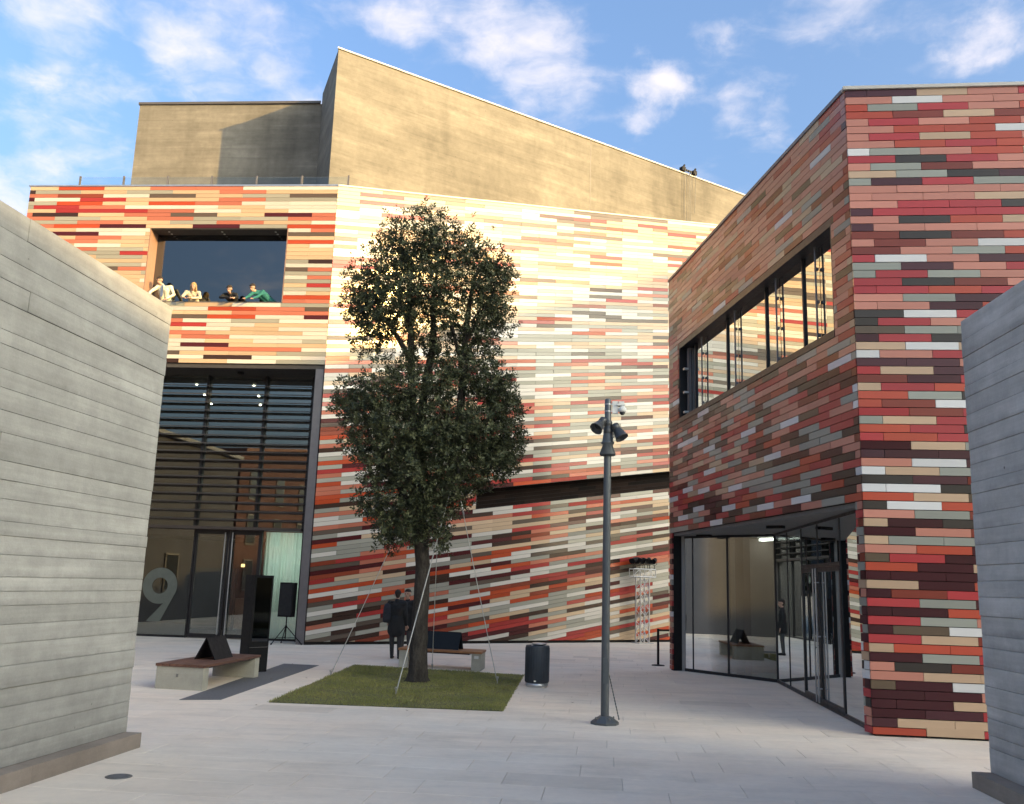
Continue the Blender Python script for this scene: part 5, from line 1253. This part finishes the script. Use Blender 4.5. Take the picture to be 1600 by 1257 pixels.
to = bpy.data.objects.new('tie', mesh_of(mb, 'tie', CL['tie'])); COL.objects.link(to); to.parent = r; ORG[to.name] = Vector((0, 0, 0))
m2 = vary(lean, head=(.03, -.36, 1.31), ha_l=(-.24, -.56, .85), ha_r=(.04, -.56, .85), face=(-.1, -1, -.3))
person(on_loggia(-10.50, .33), radians(8), 'blond person in a cream top leaning on the sill, second from the left', m2, (CL['cream'], CL['navy'], CL['shoe']), CL['blond'], .014, hair='long')
m3 = vary(lean, chest=(0, -.18, 1.01), neck=(0, -.32, 1.10), head=(.02, -.40, 1.20), sh_l=(-.19, -.26, 1.05), sh_r=(.19, -.26, 1.05), el_l=(-.26, -.40, .92), el_r=(.30, -.38, .92), ha_l=(.16, -.58, .85), ha_r=(.30, -.58, .85), face=(-.2, -1, -.4))
person(on_loggia(-9.18, .33), radians(-6), 'dark haired person in a black top with folded arms on the sill', m3, (CL['black'], CL['navy'], CL['shoe']), CL['hair'], .014)
m4 = vary(lean, pelvis=(.36, .10, .90), chest=(.12, -.10, 1.10), neck=(-.04, -.22, 1.19), head=(-.14, -.30, 1.29), sh_l=(-.14, -.24, 1.13), sh_r=(.16, -.14, 1.20), el_l=(-.22, -.38, .96), el_r=(.08, -.34, .98), ha_l=(-.26, -.56, .84), ha_r=(-.02, -.56, .84), face=(-.55, -1, -.5), kn_l=(.28, .10, .48), kn_r=(.46, .10, .48), an_l=(.28, .14, .10), an_r=(.48, .16, .10), hand_dir_l=(0, -1, -.2), hand_dir_r=(0, -1, -.2))
person(on_loggia(-8.32, .33), radians(-4), 'person in a teal jumper bent over the sill at the window right end', m4, (CL['teal'], CL['navy'], CL['shoe']), CL['hair'], .014)

# ================================================================== SURROUNDING HOUSES (out of view; near ones show in the glass, far blocks are added to shade the square)
def house(name, f, L_, D, prof, wallmat, roofmat, label, floors, bays, cat='building'):
    """prof: gable outline [(u,z)...] of the front face, extruded back by D"""
    root = thing(name, f(L_ / 2, 0, 0), label, cat); n = len(prof)
    mb = MB(); vs = [f(u, z, 0) for u, z in prof] + [f(u, z, -D) for u, z in prof]
    mb.add(vs, [tuple(range(n)), tuple(range(2 * n - 1, n - 1, -1))] + [(i, n + i, n + (i + 1) % n, (i + 1) % n) for i in range(n)], 0); build('wall', mb, wallmat, root)
    eav = prof[2:] 
    for (ua, za), (ub, zb) in zip(eav[:-1], eav[1:]):
        mb = MB(); q = [f(u, z + dz, w) for dz in (.0, .18) for u, z, w in ((ua, za, .25), (ub, zb, .25), (ub, zb, -D - .2), (ua, za, -D - .2))]; mb.hexa([q[0] + Vector((0, 0, .01)), q[1] + Vector((0, 0, .01)), q[2] + Vector((0, 0, .01)), q[3] + Vector((0, 0, .01)), *q[4:]]); build('roof', mb, roofmat, root)
    zmax = min(z for u, z in prof[2:])
    for i in range(floors):
        for j in range(bays):
            u = L_ * (j + .5) / bays; z = 1.2 + (zmax - 1.2) * i / floors; mb = MB(); f.box(mb, u - .6, u + .6, z, z + 1.6, .005, .06); w = build('window', mb, M['coping_d'], root)
            mb = MB(); f.box(mb, u - .52, u + .52, z + .08, z + 1.52, .062, .07); build('pane', mb, M['farglass'], w)
    return root
sh2 = Vector((cos(SUN_AZ), sin(SUN_AZ))); ee = Vector((-sh2.y, sh2.x))
HU = 110.0  # distance toward the sun of the two unseen blocks added to block it
rise = lambda z, u: z + (HU - u) * tan(SUN_EL)      # roof height at HU whose shadow falls at height z on something standing at u
h_low, h_mid, h_side, h_top = rise(5.6, -6.4), rise(8.35, -20.5), rise(8.5, -20.2), rise(15.2, -14.5)
E0 = sh2 * HU + ee * (-24)
FE = Face(E0, math.degrees(atan2(ee.y, ee.x)), 1)
house('flat_sun_blocker', FE, 43.4, 14, [(0, 0), (43.4, 0), (43.4, h_mid), (35.3, h_mid), (35.2, h_low), (0, h_low)], M['render'], M['roofmem'], 'unseen flat roofed block added far to the right to keep the sun off the square', 10, 12)
E1 = sh2 * (HU + .02) + ee * 19.45
FE1 = Face(E1, math.degrees(atan2(ee.y, ee.x)), 1)
house('gabled_sun_blocker', FE1, 31, 14, [(0, 0), (31, 0), (31, h_mid), (15.5, h_top), (0, h_side)], M['render'], M['rooftile'], 'unseen gabled block added far to the right, its roof shaped to set the shadow edge', 10, 9)
FB = Face((-15.8, -13), 90, 1); FB.n = Vector((1, 0, 0))
house('brick_house', FB, 26, 9, [(0, 0), (26, 0), (26, 8.2), (16, 9.6), (0, 9.0)], M['brick'], M['rooftile'], 'red brick house behind the viewer, mirrored in the entrance glass', 3, 7)
FW = Face((-15.5, 14), 90, 1); FW.n = Vector((1, 0, 0))
house('side_house', FW, 12, 8, [(0, 0), (12, 0), (12, 7.6), (0, 7.6)], M['sidewall'], M['roofmem'], 'plain rendered house left of the square, mirrored in the porch glass', 1, 1)
FG = Face((-11, -16), 180, -1); FG.n = Vector((0, 1, 0))
house('grey_house', FG, 15.5, 8, [(0, 0), (15.5, 0), (15.5, 9.0), (6, 9.8), (0, 9.2)], M['render'], M['rooftile'], 'low grey house behind the viewer, mirrored in the entrance glass', 2, 5)
